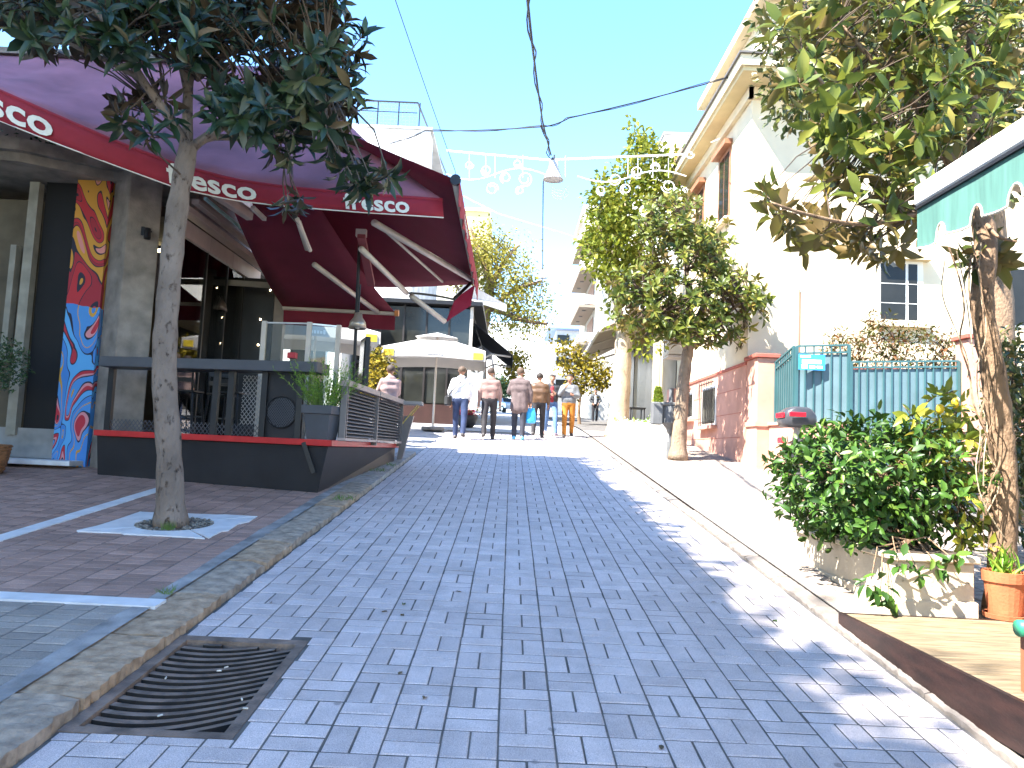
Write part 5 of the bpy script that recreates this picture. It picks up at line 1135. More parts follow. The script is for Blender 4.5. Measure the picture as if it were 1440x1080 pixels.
for z in np.arange(15.25, 16.2, .16): mb.bar((-9.5, 32, z), (-4.6, 32, z), .012, .012)
mb.build('railing_mesh', mat('rail_grey', (.15, .2, .25), .5, .1), lb)
for k in range(3):
    mb = MB(); mb.b(-7.6+k*1.0, -6.9+k*1.0, 32.96, 32.99, 10.5, 12.6); mb.build('window', M_win, lb)
yb_ = thing('yellow_tower_block', 'pale yellow apartment block top showing behind the plane tree', 'building', (-7, 64, gz(60)))
M_yw = mat('pale_yellow_wall', (.66, .56, .26), .85, .08, 1)
mb = MB(); mb.b(-14, -2.75, 60.6, 72, 4, 17.6); mb.build('wall', mat('grey_yellow_wall', (.6, .56, .44), .85, .08), yb_); mb = MB(); mb.b(-14, -2.5, 60, 72, 17.62, 20.3); mb.build('top_storey', M_yw, yb_)
mb = MB(); mb.b(-14.1, -2.35, 59.8, 72, 20.32, 20.55); mb.build('roof_edge', M_white, yb_)
mb = MB(); mb.b(-4.6, -3.2, 60.55, 60.59, 14.5, 16.6); mb.build('window', M_win, yb_)

# flower tub by the pub corner
c = Vector(D(656, 590, 23.6)); c.z = gz(23.6)+.0; ft = thing('flower_tub', 'dark bowl planter with deep red flowers beside the dark bar corner', 'planter', c)
mb = MB(); mb.lathe(c, [(.001, 0), (.2, 0), (.3, .12), (.36, .36), (.32, .36), (.001, .3)], 16); mb.build('bowl', M_char, ft, smooth=True)
lm = [frame_mat(c+Vector((rng.gauss(0, .14), rng.gauss(0, .14), .36+abs(rng.gauss(0, .10)))), rvec(rng), rvec(rng), rng.uniform(.7, 1.3)) for i in range(500)]
grid_pieces(leaf_quad(.08, .05), lm, 'leaf', 'flowers', ft, leaf_mat('red_petal', [(0, (.16, .01, .02)), (.6, (.25, .02, .05)), (.8, (.06, .10, .02)), (1, (.06, .10, .02))], (-1, 0, 0), .6, .2), 0)

# ---- cars far up the street ----
def car(x, y, col, label, rz=0.0):
    t = thing('parked_car', label, 'car', (x, y, gz(y))); z = gz(y); R = Matrix.Rotation(rz, 3, 'Z')
    def P(a, b, c_): v = R@Vector((a, b, 0)); return (x+v.x, y+v.y, z+c_)
    pr = [(-2.05, .35), (-2.1, .72), (-1.9, .92), (-1.2, .98), (-.75, 1.42), (.75, 1.47), (1.55, 1.0), (2.0, .9), (2.08, .4)]; n = len(pr)
    mb = MB(); mb.add([P(s*(.84 if c_ < 1.1 else .66), b, c_) for s in (-1, 1) for b, c_ in pr], [tuple(range(n)), tuple(range(2*n-1, n-1, -1))]+[(i, i+n, (i+1) % n+n, (i+1) % n) for i in range(n)]); mb.build('body', mat(label[:12], col, .25, .03, metal=.4), t, bevel=.05)
    for q in (((-.62, -1.18, 1.01), (.62, -1.18, 1.01), (.56, -.80, 1.38), (-.56, -.80, 1.38)),): mb = MB(); mb.add([Vector(P(*k))+Vector((0, -.06, .03)) for k in q], [(0, 1, 2, 3)]); mb.build('windscreen', M_win, t)
    for s in (-1, 1):
        mb = MB(); mb.add([P(s*.80, b, c_) for b, c_ in ((-.95, 1.02), (-.65, 1.34), (.7, 1.38), (1.2, 1.04))], [(0, 1, 2, 3)]); mb.build('side_window', M_win, t)
        mb = MB(); mb.box(P(s*.62, -2.09, .70), (.3, .06, .14), rz); mb.build('headlight', M_white, t)
        for b in (-1.3, 1.3):
            mb = MB(); mb.tube([P(s*.70, b, .31), P(s*.87, b, .31)], .31, 14); w = mb.build('wheel', MATS['rubber'], t); mb = MB(); mb.tube([P(s*.872, b, .31), P(s*.88, b, .31)], .19, 10); mb.build('hubcap', M_steel, w)
car(-.75, 78, (.55, .57, .60), 'silver car standing at the far end of the street', .5)
car(-2.3, 84, (.42, .46, .50), 'blue grey car behind the silver one at the street end', .3)

# ---- cables, street lamps, festive lights ----
M_cable = mat('black_cable', (.03, .03, .035), .6, .1); M_lampw = mat('white_lamp_shade', (.42, .42, .42), .4, .05)
def cable(pts, r, name, label, sagz=0.0, twist=0):
    P = []
    for a, b in zip(pts, pts[1:]):
        a = Vector(a); b = Vector(b)
        for i in range(8): P.append(a.lerp(b, i/8)-Vector((0, 0, sagz*4*(i/8)*(1-i/8))))
    P.append(Vector(pts[-1])); mb = MB(); mb.tube(P, r, 5)
    if twist:
        Q = [p+Vector((math.cos(i*.9)*r*2.2, 0, math.sin(i*.9)*r*2.2)) for i, p in enumerate(P)]; mb.tube(Q, r*.7, 4)
    return solo(mb, name, M_cable, label, 'cable')
cable([D(700, -420, 4.5), D(742, 0, 8.5), D(752, 90, 11), D(763, 170, 14.5), D(775, 218, 17)], .018, 'overhead_cable', 'thick twisted black cable running overhead along the street to the bell lamp', .02, 1)
cable([D(777, 222, 17), D(764, 255, 20), D(763, 380, 36)], .02, 'overhead_cable', 'thinner black cable linking the two hanging bell lamps', .1)
cable([D(763, 392, 36), D(755, 440, 52), D(752, 470, 80)], .02, 'overhead_cable', 'faint cable trailing on from the smaller bell lamp', .1)
cable([D(545, 203, 20), D(597, 184, 17.5), D(765, 178, 15), D(800, 166, 15), (4.6, 15.5, float(D(1085, 104, 15.5)[2]))], .014, 'cross_cable', 'black cable strung across the street to the yellow house eaves', .03, 1)
cable([D(545, -60, 9), D(556, 0, 10), D(640, 240, 14), D(650, 300, 18)], .006, 'thin_wire', 'single thin wire slanting down past the burgundy awning', .02)
cable([D(760, 176, 15), D(772, 200, 16), D(768, 214, 16.8), D(778, 224, 17)], .012, 'cable_loop', 'loose loop of cable above the bell lamp', .05)
def street_lamp(c, s, label):
    c = Vector(c); t = thing('hanging_street_lamp', label, 'street lamp', c)
    mb = MB(); mb.lathe(c, [(.03*s, .48*s), (.10*s, .46*s), (.12*s, .30*s), (.23*s, .02*s), (.25*s, 0), (.235*s, 0), (.11*s, .28*s)], 22); mb.build('shade', M_lampw, t, smooth=True)
    mb = MB(); mb.lathe(c, [(.001, .03*s), (.225*s, .03*s), (.24*s, .004)], 22); mb.build('diffuser', mat('lamp_diffuser', (.45, .44, .43), .3, .1), t)
    mb = MB(); mb.tube([c+Vector((0, 0, .46*s)), c+Vector((0, 0, .62*s))], .02*s, 6); mb.build('hanger', M_cable, t)
street_lamp(D(778, 253, 17), .95, 'large white bell street lamp hanging over the middle of the street'); street_lamp(D(763, 391, 36), .85, 'smaller white bell lamp hanging farther up the street')
fl3 = thing('festive_light_garland', 'white scroll shaped festive light frame strung across the street below the cables', 'decoration', D(780, 222, 17.2))
M_rope = mat('white_rope_light', (.86, .86, .84), .5, .02)
mb = MB(); mb.tube([D(628, 212, 17.2), D(770, 225, 17.2), D(965, 217, 17.2)], .022, 6); mb.build('support_rail', M_rope, fl3)
def spiral(px, py, r, turns=1.4, a0=0, sgn=1): return [D(px+sgn*r*(1-.55*i/22)*math.cos(a0+turns*2*math.pi*i/22), py+r*(1-.55*i/22)*math.sin(a0+turns*2*math.pi*i/22), 17.2) for i in range(23)]
def sine(x0, x1, y0, amp, ph): return [D(x0+(x1-x0)*i/24, y0+amp*math.sin(ph+2*math.pi*i/24), 17.2) for i in range(25)]
for pts in (sine(628, 765, 245, -8, math.pi), sine(812, 965, 248, 8, 0)): mb = MB(); mb.tube([Vector(p) for p in pts], .016, 5); mb.build('scroll', M_rope, fl3)
for (px, py, r, a, s) in ((660, 232, 6, 0, 1), (684, 240, 8, 1, 1), (692, 266, 9, 3, -1), (711, 250, 8, 2, 1), (728, 230, 6, 0, 1), (738, 252, 11, 1, -1), (731, 268, 6, 2, 1), (865, 252, 9, 0, -1), (880, 266, 8, 2, 1), (896, 242, 9, 1, 1), (922, 236, 7, 3, 1), (940, 262, 10, 0, -1), (845, 268, 7, 1, 1)):
    mb = MB(); mb.tube(spiral(px, py, r, 1.4, a, s), .014, 5); mb.build('curl', M_rope, fl3)
for px in (660, 683, 696, 735, 795, 883, 897, 918, 940): mb = MB(); mb.tube([D(px, 216+(px-628)*.02, 17.2), D(px, 250, 17.2)], .007, 4); mb.build('hanger', M_rope, fl3)
for k in range(4): mb = MB(); mb.tube([D(775+i*3, 262+k*4+6*math.sin(i/8*math.pi), 17.2) for i in range(9)], .010, 4); mb.build('bow_line', M_rope, fl3)
mb = MB(); mb.tube([D(1000, 200, 16.5), D(1012, 195, 15.9)], .01, 4); mb.tube(spiral(970, 217, 6, 1.0), .02, 5); mb.build('end_ring', M_rope, fl3)
solo(MB().tube([D(640, 270, 24), D(700, 300, 30), D(800, 330, 45), D(850, 345, 50)], .03, 5), 'white_cable', M_rope, 'pale cable sloping across the sky to the balcony block', 'cable')
# ================================================================== TREES AND PLANTS
M_bark = bark_mat('smooth_grey_bark', (.205, .160, .128), (.055, .032, .022), .85)
M_bark2 = bark_mat('warm_bark', (.25, .165, .105), (.09, .05, .03), .6)
M_bark3 = bark_mat('pale_bark', (.42, .34, .235), (.20, .14, .09), .6, 5)
M_twig = mat('twig_bark', (.10, .07, .05), .9, .2, 9)
M_magL = leaf_mat('shaded_magnolia_leaf', [(0, (.010, .022, .011)), (.55, (.018, .038, .016)), (.9, (.04, .068, .022)), (1, (.12, .075, .035))], (.06, .04, .022), .36, .04, .4)  # shade of the left crown is put into these dark leaf colours
M_magR = leaf_mat('sunlit_magnolia_leaf', [(0, (.05, .075, .012)), (.5, (.11, .14, .02)), (.85, (.19, .21, .032)), (1, (.29, .21, .05))], (.18, .12, .045), .42, .3, .35)  # lit copy of the magnolia leaf, sunlight put into lighter, yellower colours
M_bush = leaf_mat('bush_leaf', [(0, (.02, .055, .01)), (.5, (.04, .10, .014)), (.85, (.075, .16, .02)), (1, (.13, .20, .035))], (.06, .10, .025), .42, .2, .35)
M_lemon = leaf_mat('lemon_leaf', [(0, (.10, .15, .02)), (.5, (.22, .25, .03)), (1, (.42, .38, .05))], (-1, 0, 0), .4, .35)
M_plane = leaf_mat('yellow_green_leaf', [(0, (.075, .11, .010)), (.5, (.16, .19, .018)), (1, (.27, .26, .035))], (-1, 0, 0), .55, .35, .25)
M_orange = leaf_mat('photinia_leaf', [(0, (.04, .055, .01)), (.5, (.085, .08, .018)), (.8, (.13, .065, .02)), (1, (.19, .075, .03))], (-1, 0, 0), .6, .25, .15)
M_gold = leaf_mat('golden_leaf', [(0, (.07, .08, .010)), (.5, (.22, .17, .015)), (1, (.36, .27, .03))], (-1, 0, 0), .6, .3, .2)
M_ivy = leaf_mat('ivy_leaf', [(0, (.03, .05, .012)), (.5, (.07, .09, .02)), (.85, (.16, .16, .035)), (1, (.30, .20, .08))], (-1, 0, 0), .4, .2)

def smooth_path(pts, sub=4):
    P = [Vector(p) for p in pts]; out = []
    for i in range(len(P)-1):
        a = P[max(i-1, 0)]; b = P[i]; c = P[i+1]; d = P[min(i+2, len(P)-1)]
        for k in range(sub):
            t = k/sub; out.append(.5*((2*b)+(c-a)*t+(2*a-5*b+4*c-d)*t*t+(3*b-a-3*c+d)*t**3))
    out.append(P[-1]); return out
def tree(name, label, trunk, r0, r1, limbs, circles, Yc, depth, base, lmat, bark, seed, whorls=None, scatter=0, nsingle=0, up=.5, twig=.008, cat='tree', maxtwig=1.6, lr=None, size=(.6, 1.2), root=None, lean=.25):
    rg = random.Random(seed)
    tp = smooth_path([q if isinstance(q, Vector) else D(*q) for q in trunk], 5); b = tp[0]
    t = root or thing(name, label, cat, (b.x, b.y, b.z))
    n = len(tp); mb = MB(); rr = [r0+(r1-r0)*(i/(n-1)) for i in range(n)]
    rr = [r*(1+.05*math.sin(i*2.3)+.04*rg.uniform(-1, 1))*(1+.35*max(0, 1-i/3.0)) for i, r in enumerate(rr)]
    mb.tube(tp, rr, 12); mb.build('trunk', bark, t, smooth=True)
    nodes = [(p, r) for p, r in zip(tp[n//2:], rr[n//2:])]
    for k, lb_ in enumerate(limbs):
        lp = smooth_path([D(*q) for q in lb_], 4); m_ = len(lp); ra = (lr[k] if lr else r1*.8)
        rs_ = [ra+(ra*.35-ra)*(i/(m_-1)) for i in range(m_)]; mb = MB(); mb.tube(lp, rs_, 8); mb.build('limb', bark, t, smooth=True); nodes += list(zip(lp, rs_))
    NP = np.array([tuple(p) for p, _ in nodes]); tw = MB(); lm = []
    C0 = NP.mean(axis=0)
    for (px, py, rx, ry, cnt) in circles:
        for i in range(cnt):
            a = rg.uniform(0, 6.283); r = math.sqrt(rg.random()); Y = Yc+rg.uniform(-1, 1)*depth*math.sqrt(max(.15, 1-.6*r*r))
            p = Vector(D(px+rx*r*math.cos(a), py+ry*r*math.sin(a), Y))
            d2 = ((NP-np.array(p))**2).sum(axis=1); j = int(d2.argmin()); q = Vector(NP[j]); L = (p-q).length
            if whorls:
                axis = ((p-q).normalized()*.8+Vector((0, 0, up))+rvec(rg)*.45)
                if L > .05:
                    mid = q.lerp(p, .55)+rvec(rg)*L*.10; tw.tube([q, mid, p], [twig*1.3, twig, twig*.6], 5)
                lm += whorl(p, axis, rg.randint(*whorls), rg, *size)
            else:
                if L > .1 and i % 4 == 0: tw.tube([q, q.lerp(p, .5)+rvec(rg)*L*.12, p], [twig*1.4, twig, twig*.5], 4)
                for s in range(scatter):
                    v = rvec(rg)*rg.random()**.5*lean; lm.append(frame_mat(p+v, v.normalized()+rvec(rg)*.7+Vector((0, 0, -.2)), Vector((0, 0, 1))+rvec(rg)*.9, rg.uniform(*size)))
    if tw.v: tw.build('twigs', M_twig, t)['kind'] = 'stuff'
    grid_pieces(base, lm, 'leaf', 'foliage', t, lmat, nsingle)
    return t

# magnolia on the left sidewalk
tree('magnolia_tree', 'shade-darkened magnolia with a leaning grey trunk in the marble tree pit', [(240, 742, 6.9), (238, 640, 6.9), (231, 520, 6.9), (238, 400, 6.9), (250, 290, 6.9), (266, 200, 6.9)], .118, .085,
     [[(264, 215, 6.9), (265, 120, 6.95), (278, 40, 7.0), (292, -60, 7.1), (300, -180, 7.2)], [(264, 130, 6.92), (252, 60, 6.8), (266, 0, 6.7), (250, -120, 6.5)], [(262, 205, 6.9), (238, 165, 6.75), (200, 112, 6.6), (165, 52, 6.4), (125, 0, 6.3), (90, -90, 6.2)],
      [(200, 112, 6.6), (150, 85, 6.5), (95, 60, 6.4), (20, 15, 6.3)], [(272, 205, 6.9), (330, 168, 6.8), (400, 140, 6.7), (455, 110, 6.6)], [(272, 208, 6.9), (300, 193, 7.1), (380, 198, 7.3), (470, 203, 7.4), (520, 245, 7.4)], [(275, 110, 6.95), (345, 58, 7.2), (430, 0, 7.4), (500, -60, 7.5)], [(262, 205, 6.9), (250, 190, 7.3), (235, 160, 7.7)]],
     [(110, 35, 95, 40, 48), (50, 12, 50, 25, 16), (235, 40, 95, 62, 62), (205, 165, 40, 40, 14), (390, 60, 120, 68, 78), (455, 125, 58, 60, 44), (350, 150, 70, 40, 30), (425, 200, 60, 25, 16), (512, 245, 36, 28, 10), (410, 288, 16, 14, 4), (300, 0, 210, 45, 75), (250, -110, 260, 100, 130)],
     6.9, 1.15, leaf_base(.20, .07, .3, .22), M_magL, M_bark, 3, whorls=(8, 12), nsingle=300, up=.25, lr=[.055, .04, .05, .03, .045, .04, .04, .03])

# magnolia with vine-wrapped trunk on the right
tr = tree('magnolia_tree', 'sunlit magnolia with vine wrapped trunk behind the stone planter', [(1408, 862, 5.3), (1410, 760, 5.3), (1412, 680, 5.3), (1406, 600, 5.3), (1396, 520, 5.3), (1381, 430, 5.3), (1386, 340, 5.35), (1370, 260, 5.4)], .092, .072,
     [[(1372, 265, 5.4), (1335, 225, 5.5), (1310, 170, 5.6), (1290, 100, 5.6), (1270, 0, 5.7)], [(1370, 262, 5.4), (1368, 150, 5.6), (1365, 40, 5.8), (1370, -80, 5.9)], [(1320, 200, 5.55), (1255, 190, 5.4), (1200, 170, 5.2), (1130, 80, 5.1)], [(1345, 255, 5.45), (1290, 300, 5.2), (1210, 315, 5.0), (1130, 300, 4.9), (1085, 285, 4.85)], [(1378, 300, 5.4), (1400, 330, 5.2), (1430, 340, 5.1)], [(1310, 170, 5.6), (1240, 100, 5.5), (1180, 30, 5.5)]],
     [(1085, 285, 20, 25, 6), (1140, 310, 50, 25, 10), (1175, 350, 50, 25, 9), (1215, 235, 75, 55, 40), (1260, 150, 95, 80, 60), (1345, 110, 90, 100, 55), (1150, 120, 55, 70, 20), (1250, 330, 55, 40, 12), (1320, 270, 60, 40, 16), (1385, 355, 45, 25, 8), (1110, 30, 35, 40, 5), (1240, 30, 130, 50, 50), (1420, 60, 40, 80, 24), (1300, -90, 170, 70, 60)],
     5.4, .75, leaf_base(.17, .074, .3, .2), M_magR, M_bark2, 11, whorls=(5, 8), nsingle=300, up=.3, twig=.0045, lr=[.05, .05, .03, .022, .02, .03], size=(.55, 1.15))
vg = random.Random(5)
for k in range(7):
    pts = []; x = 1335+vg.uniform(-20, 45); 
    for i in range(9):
        t_ = i/8; x += vg.uniform(-14, 16); xx = x*(1-t_)+(1398+vg.uniform(-22, 16))*t_; pts.append(D(xx, 335+k*6+t_*(330+k*12), 5.14+vg.uniform(-.03, .04)))
    mb = MB(); mb.tube(smooth_path(pts, 3), vg.choice((.003, .004, .006, .008)), 5); mb.build('vine', M_bark3 if k % 2 else M_bark2, tr)

# clipped bush in the stone trough, and a lemon bush beside it
bu = thing('leafy_bush', 'rounded bright green bush overflowing the cream stone planter', 'bush', (2.8, 5.95, .93)); rg = random.Random(21); lm = []; st = MB()
cc = Vector((2.74, 5.85, 1.36))
for i in range(520):
    v = rvec(rg); r = rg.random()**.33; r *= 1+.13*math.sin(v.x*5+1)*math.sin(v.z*6+v.y*4)
    p = cc+Vector((v.x*.66*r, v.y*.85*r, v.z*.50*r)); 
    if p.z < .80 and p.x > PLX0 and p.y > 5.1: p.z = .95
    if i % 3 == 0: st.tube([Vector((2.85+rg.uniform(-.15, .15), 5.9+rg.uniform(-.5, .5), .93)), cc.lerp(p, .5)+rvec(rg)*.08, p], [.009, .006, .003], 4)
    for s in range(10):
        q = p+rvec(rg)*.085*rg.random()**.5; d = (q-cc).normalized()*.7+rvec(rg); lm.append(frame_mat(q, d, (q-cc).normalized()+Vector((0, 0, .6))+rvec(rg)*.5, rg.uniform(.6, 1.15)))
for (px, py) in ((1250, 850), (1238, 832), (1262, 790), (1290, 800), (1320, 795), (1225, 815), (1345, 790)):
    p = Vector(D(px, py, 5.02)); st.tube([cc+Vector((0, -.6, -.35)), p.lerp(cc, .4)+Vector((0, -.1, -.05)), p], [.006, .005, .003], 4)
    for s in range(9): lm.append(frame_mat(p+rvec(rg)*.05, rvec(rg)+Vector((0, -.3, -.4)), Vector((0, -.4, 1))+rvec(rg)*.4, rg.uniform(.8, 1.2)))
st.build('stems', M_bark2, bu)['kind'] = 'stuff'; grid_pieces(leaf_base(.088, .043, .35, .2), lm, 'leaf', 'foliage', bu, M_bush, 300)
le = tree('lemon_bush', 'yellowish green lemon bush growing between the bush and the vine wrapped trunk', [(1350, 800, 5.5), (1345, 700, 5.5), (1330, 620, 5.5)], .018, .01, [[(1340, 680, 5.5), (1300, 610, 5.4), (1270, 570, 5.35)], [(1335, 640, 5.5), (1345, 580, 5.5), (1340, 550, 5.5)]],
     [(1320, 590, 45, 38, 22), (1350, 640, 40, 40, 18), (1360, 720, 30, 40, 14), (1290, 640, 30, 25, 8), (1375, 770, 25, 25, 8)], 5.5, .28, leaf_base(.115, .05, .3, .2), M_lemon, M_bark2, 31, whorls=(4, 6), nsingle=120, cat='bush', twig=.004)
for (px, py) in ((1343, 567), (1322, 575)):
    p = Vector(D(px, py, 5.35)); mb = MB(); mb.sphere(p, (.028, .028, .036), 10, 8); mb.build('lemon', mat('lemon_skin', (.72, .50, .03), .45, .06, 20, .2, 120), le, smooth=True)
tree('garden_shrub', 'dull green shrub at the right of the vine wrapped trunk', [(1425, 760, 7.2), (1420, 640, 7.2), (1425, 560, 7.2)], .03, .015, [], [(1425, 520, 30, 45, 40), (1440, 600, 40, 60, 50), (1430, 700, 30, 50, 40), (1400, 640, 20, 40, 12)], 7.2, .5, leaf_base(.10, .04), M_ivy, M_bark2, 33, scatter=14, cat='bush', lean=.16)

# ivy-clad tree behind the magnolia
tree('ivy_clad_tree', 'tall ivy covered tree behind the sunlit magnolia', [Vector((6.0, 9.4, gz(9.4))), Vector((6.0, 9.4, 3.2)), Vector((5.8, 9.3, 5.0)), Vector((5.6, 9.3, 7.0))], .2, .13, [[(1345, 180, 9.3), (1250, 90, 9.2), (1150, 40, 9.0)], [(1340, 150, 9.3), (1390, 50, 9.3), (1420, -60, 9.3)], [(1300, 120, 9.3), (1230, 160, 9.3), (1140, 150, 9.2)]],
     [(1150, 30, 75, 50, 70), (1120, 110, 35, 60, 40), (1210, 70, 80, 60, 90), (1290, 130, 80, 80, 90), (1380, 60, 70, 90, 90), (1390, 200, 45, 80, 60), (1190, 150, 60, 50, 40), (1250, -70, 160, 60, 70)], 9.3, .8, leaf_quad(.12, .07), M_ivy, M_bark2, 41, scatter=20, lean=.3)

# young magnolia further along the right sidewalk
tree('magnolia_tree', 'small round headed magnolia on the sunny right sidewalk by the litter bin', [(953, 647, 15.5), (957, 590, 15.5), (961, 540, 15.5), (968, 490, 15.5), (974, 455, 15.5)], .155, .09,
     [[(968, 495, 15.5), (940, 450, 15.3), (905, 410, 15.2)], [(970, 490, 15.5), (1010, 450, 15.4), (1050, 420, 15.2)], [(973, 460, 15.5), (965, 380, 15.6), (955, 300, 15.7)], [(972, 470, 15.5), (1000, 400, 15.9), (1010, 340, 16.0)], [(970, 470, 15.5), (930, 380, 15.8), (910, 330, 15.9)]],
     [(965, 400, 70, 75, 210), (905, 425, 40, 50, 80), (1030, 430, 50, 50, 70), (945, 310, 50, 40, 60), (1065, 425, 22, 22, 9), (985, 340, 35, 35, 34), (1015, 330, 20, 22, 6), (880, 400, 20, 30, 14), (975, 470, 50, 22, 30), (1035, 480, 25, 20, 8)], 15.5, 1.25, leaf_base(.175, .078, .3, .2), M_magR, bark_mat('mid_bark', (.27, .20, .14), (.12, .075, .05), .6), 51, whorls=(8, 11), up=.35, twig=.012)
# tall leafy tree with forked pale trunk
tree('plane_tree', 'tall yellow green tree with a forked pale trunk beside the white planter', [(868, 618, 21.6), (872, 560, 21.6), (876, 500, 21.6), (878, 465, 21.6)], .30, .22,
     [[(877, 475, 21.6), (868, 430, 21.6), (865, 350, 21.7), (890, 250, 21.8)], [(878, 475, 21.6), (893, 430, 21.6), (900, 350, 21.5), (925, 260, 21.4)], [(865, 380, 21.6), (850, 340, 21.4), (840, 310, 21.2)], [(885, 470, 21.6), (915, 455, 21.4), (925, 480, 21.2)]],
     [(880, 290, 48, 55, 120), (852, 345, 30, 42, 60), (905, 210, 20, 25, 26), (925, 240, 28, 40, 46), (890, 380, 48, 40, 80), (945, 300, 28, 50, 50), (860, 300, 28, 40, 40), (900, 190, 10, 14, 8), (868, 440, 12, 20, 6), (915, 480, 18, 22, 10)], 21.6, 1.5, leaf_quad(.19, .13), M_plane, M_bark3, 61, scatter=15, lean=.34, lr=[.17, .17, .08, .06])
# small golden street tree
tree('golden_tree', 'small round golden leaved tree under the beige awning', [(815, 603, 30), (814, 575, 30), (818, 545, 30)], .07, .05, [[(818, 548, 30), (838, 520, 30)], [(817, 548, 30), (798, 515, 30)]],
     [(832, 522, 30, 20, 50), (800, 505, 22, 20, 34), (812, 545, 22, 12, 20), (845, 535, 16, 12, 14), (790, 485, 12, 8, 6)], 30, .9, leaf_quad(.17, .12), M_gold, M_bark2, 71, scatter=14, lean=.3)
# big plane behind the awnings
tree('bare_plane_tree', 'large sparse yellow plane tree rising behind the dark bar', [(672, 560, 46), (676, 480, 46), (684, 430, 46), (692, 390, 46)], .5, .25, [[(684, 440, 46), (720, 410, 46), (762, 395, 45)], [(690, 400, 46), (672, 350, 47), (662, 320, 47)], [(690, 400, 46), (715, 360, 46), (730, 345, 46)], [(686, 430, 46), (735, 450, 45), (770, 455, 44)], [(684, 450, 46), (655, 420, 45), (640, 400, 45)]],
     [(685, 350, 30, 30, 110), (712, 385, 38, 30, 150), (668, 390, 25, 40, 100), (735, 425, 35, 30, 80), (755, 452, 28, 20, 30), (700, 450, 40, 30, 70), (765, 405, 20, 20, 6), (735, 345, 25, 20, 8)], 46, 3.0, leaf_quad(.22, .16), leaf_mat('pale_yellow_leaf', [(0, (.16, .15, .015)), (.5, (.27, .24, .025)), (1, (.36, .31, .05))], (-1, 0, 0), .6, .4), M_bark2, 81, scatter=12, lean=.9, twig=.03)
tree('golden_shrub_tree', 'golden tree showing under the black awning of the dark bar', [(724, 560, 42), (723, 530, 42), (722, 515, 42)], .08, .05, [], [(722, 515, 13, 24, 60), (733, 505, 8, 12, 14)], 42, .8, leaf_quad(.2, .14), M_gold, M_bark2, 91, scatter=12, lean=.35)
tree('dark_evergreen', 'dark evergreen closing the view above the parked cars', [(708, 565, 88), (708, 552, 88), (708, 545, 88)], .3, .2, [], [(706, 543, 14, 10, 60), (690, 548, 12, 8, 30)], 88, 2.0, leaf_quad(.5, .35), M_dkleaf, M_bark2, 92, scatter=14, lean=.8)
tree('golden_potted_shrub', 'golden leaved shrub behind the menu screen on the cross street', [(538, 600, 17.2), (537, 570, 17.2), (536, 550, 17.2)], .04, .03, [], [(535, 520, 18, 26, 60), (522, 548, 12, 12, 12)], 17.2, .35, leaf_quad(.10, .07), M_gold, M_bark2, 93, scatter=12, cat='bush', lean=.14)
# photinia behind the gate
tree('photinia_hedge', 'loose orange tipped hedge showing above the teal gate', [(1240, 600, 14.3), (1240, 560, 14.3), (1240, 520, 14.3)], .05, .03, [[(1240, 560, 14.3), (1190, 520, 14.3), (1170, 480, 14.3)], [(1240, 560, 14.3), (1300, 520, 14.3), (1330, 480, 14.3)], [(1240, 530, 14.3), (1260, 480, 14.3)]],
     [(1185, 490, 28, 28, 50), (1235, 485, 38, 32, 80), (1295, 488, 42, 30, 80), (1240, 455, 25, 12, 12), (1335, 500, 22, 30, 34), (1280, 520, 80, 18, 50), (1180, 520, 20, 16, 16)], 14.3, .4, leaf_base(.09, .034), M_orange, M_bark2, 95, scatter=9, cat='hedge', lean=.13)
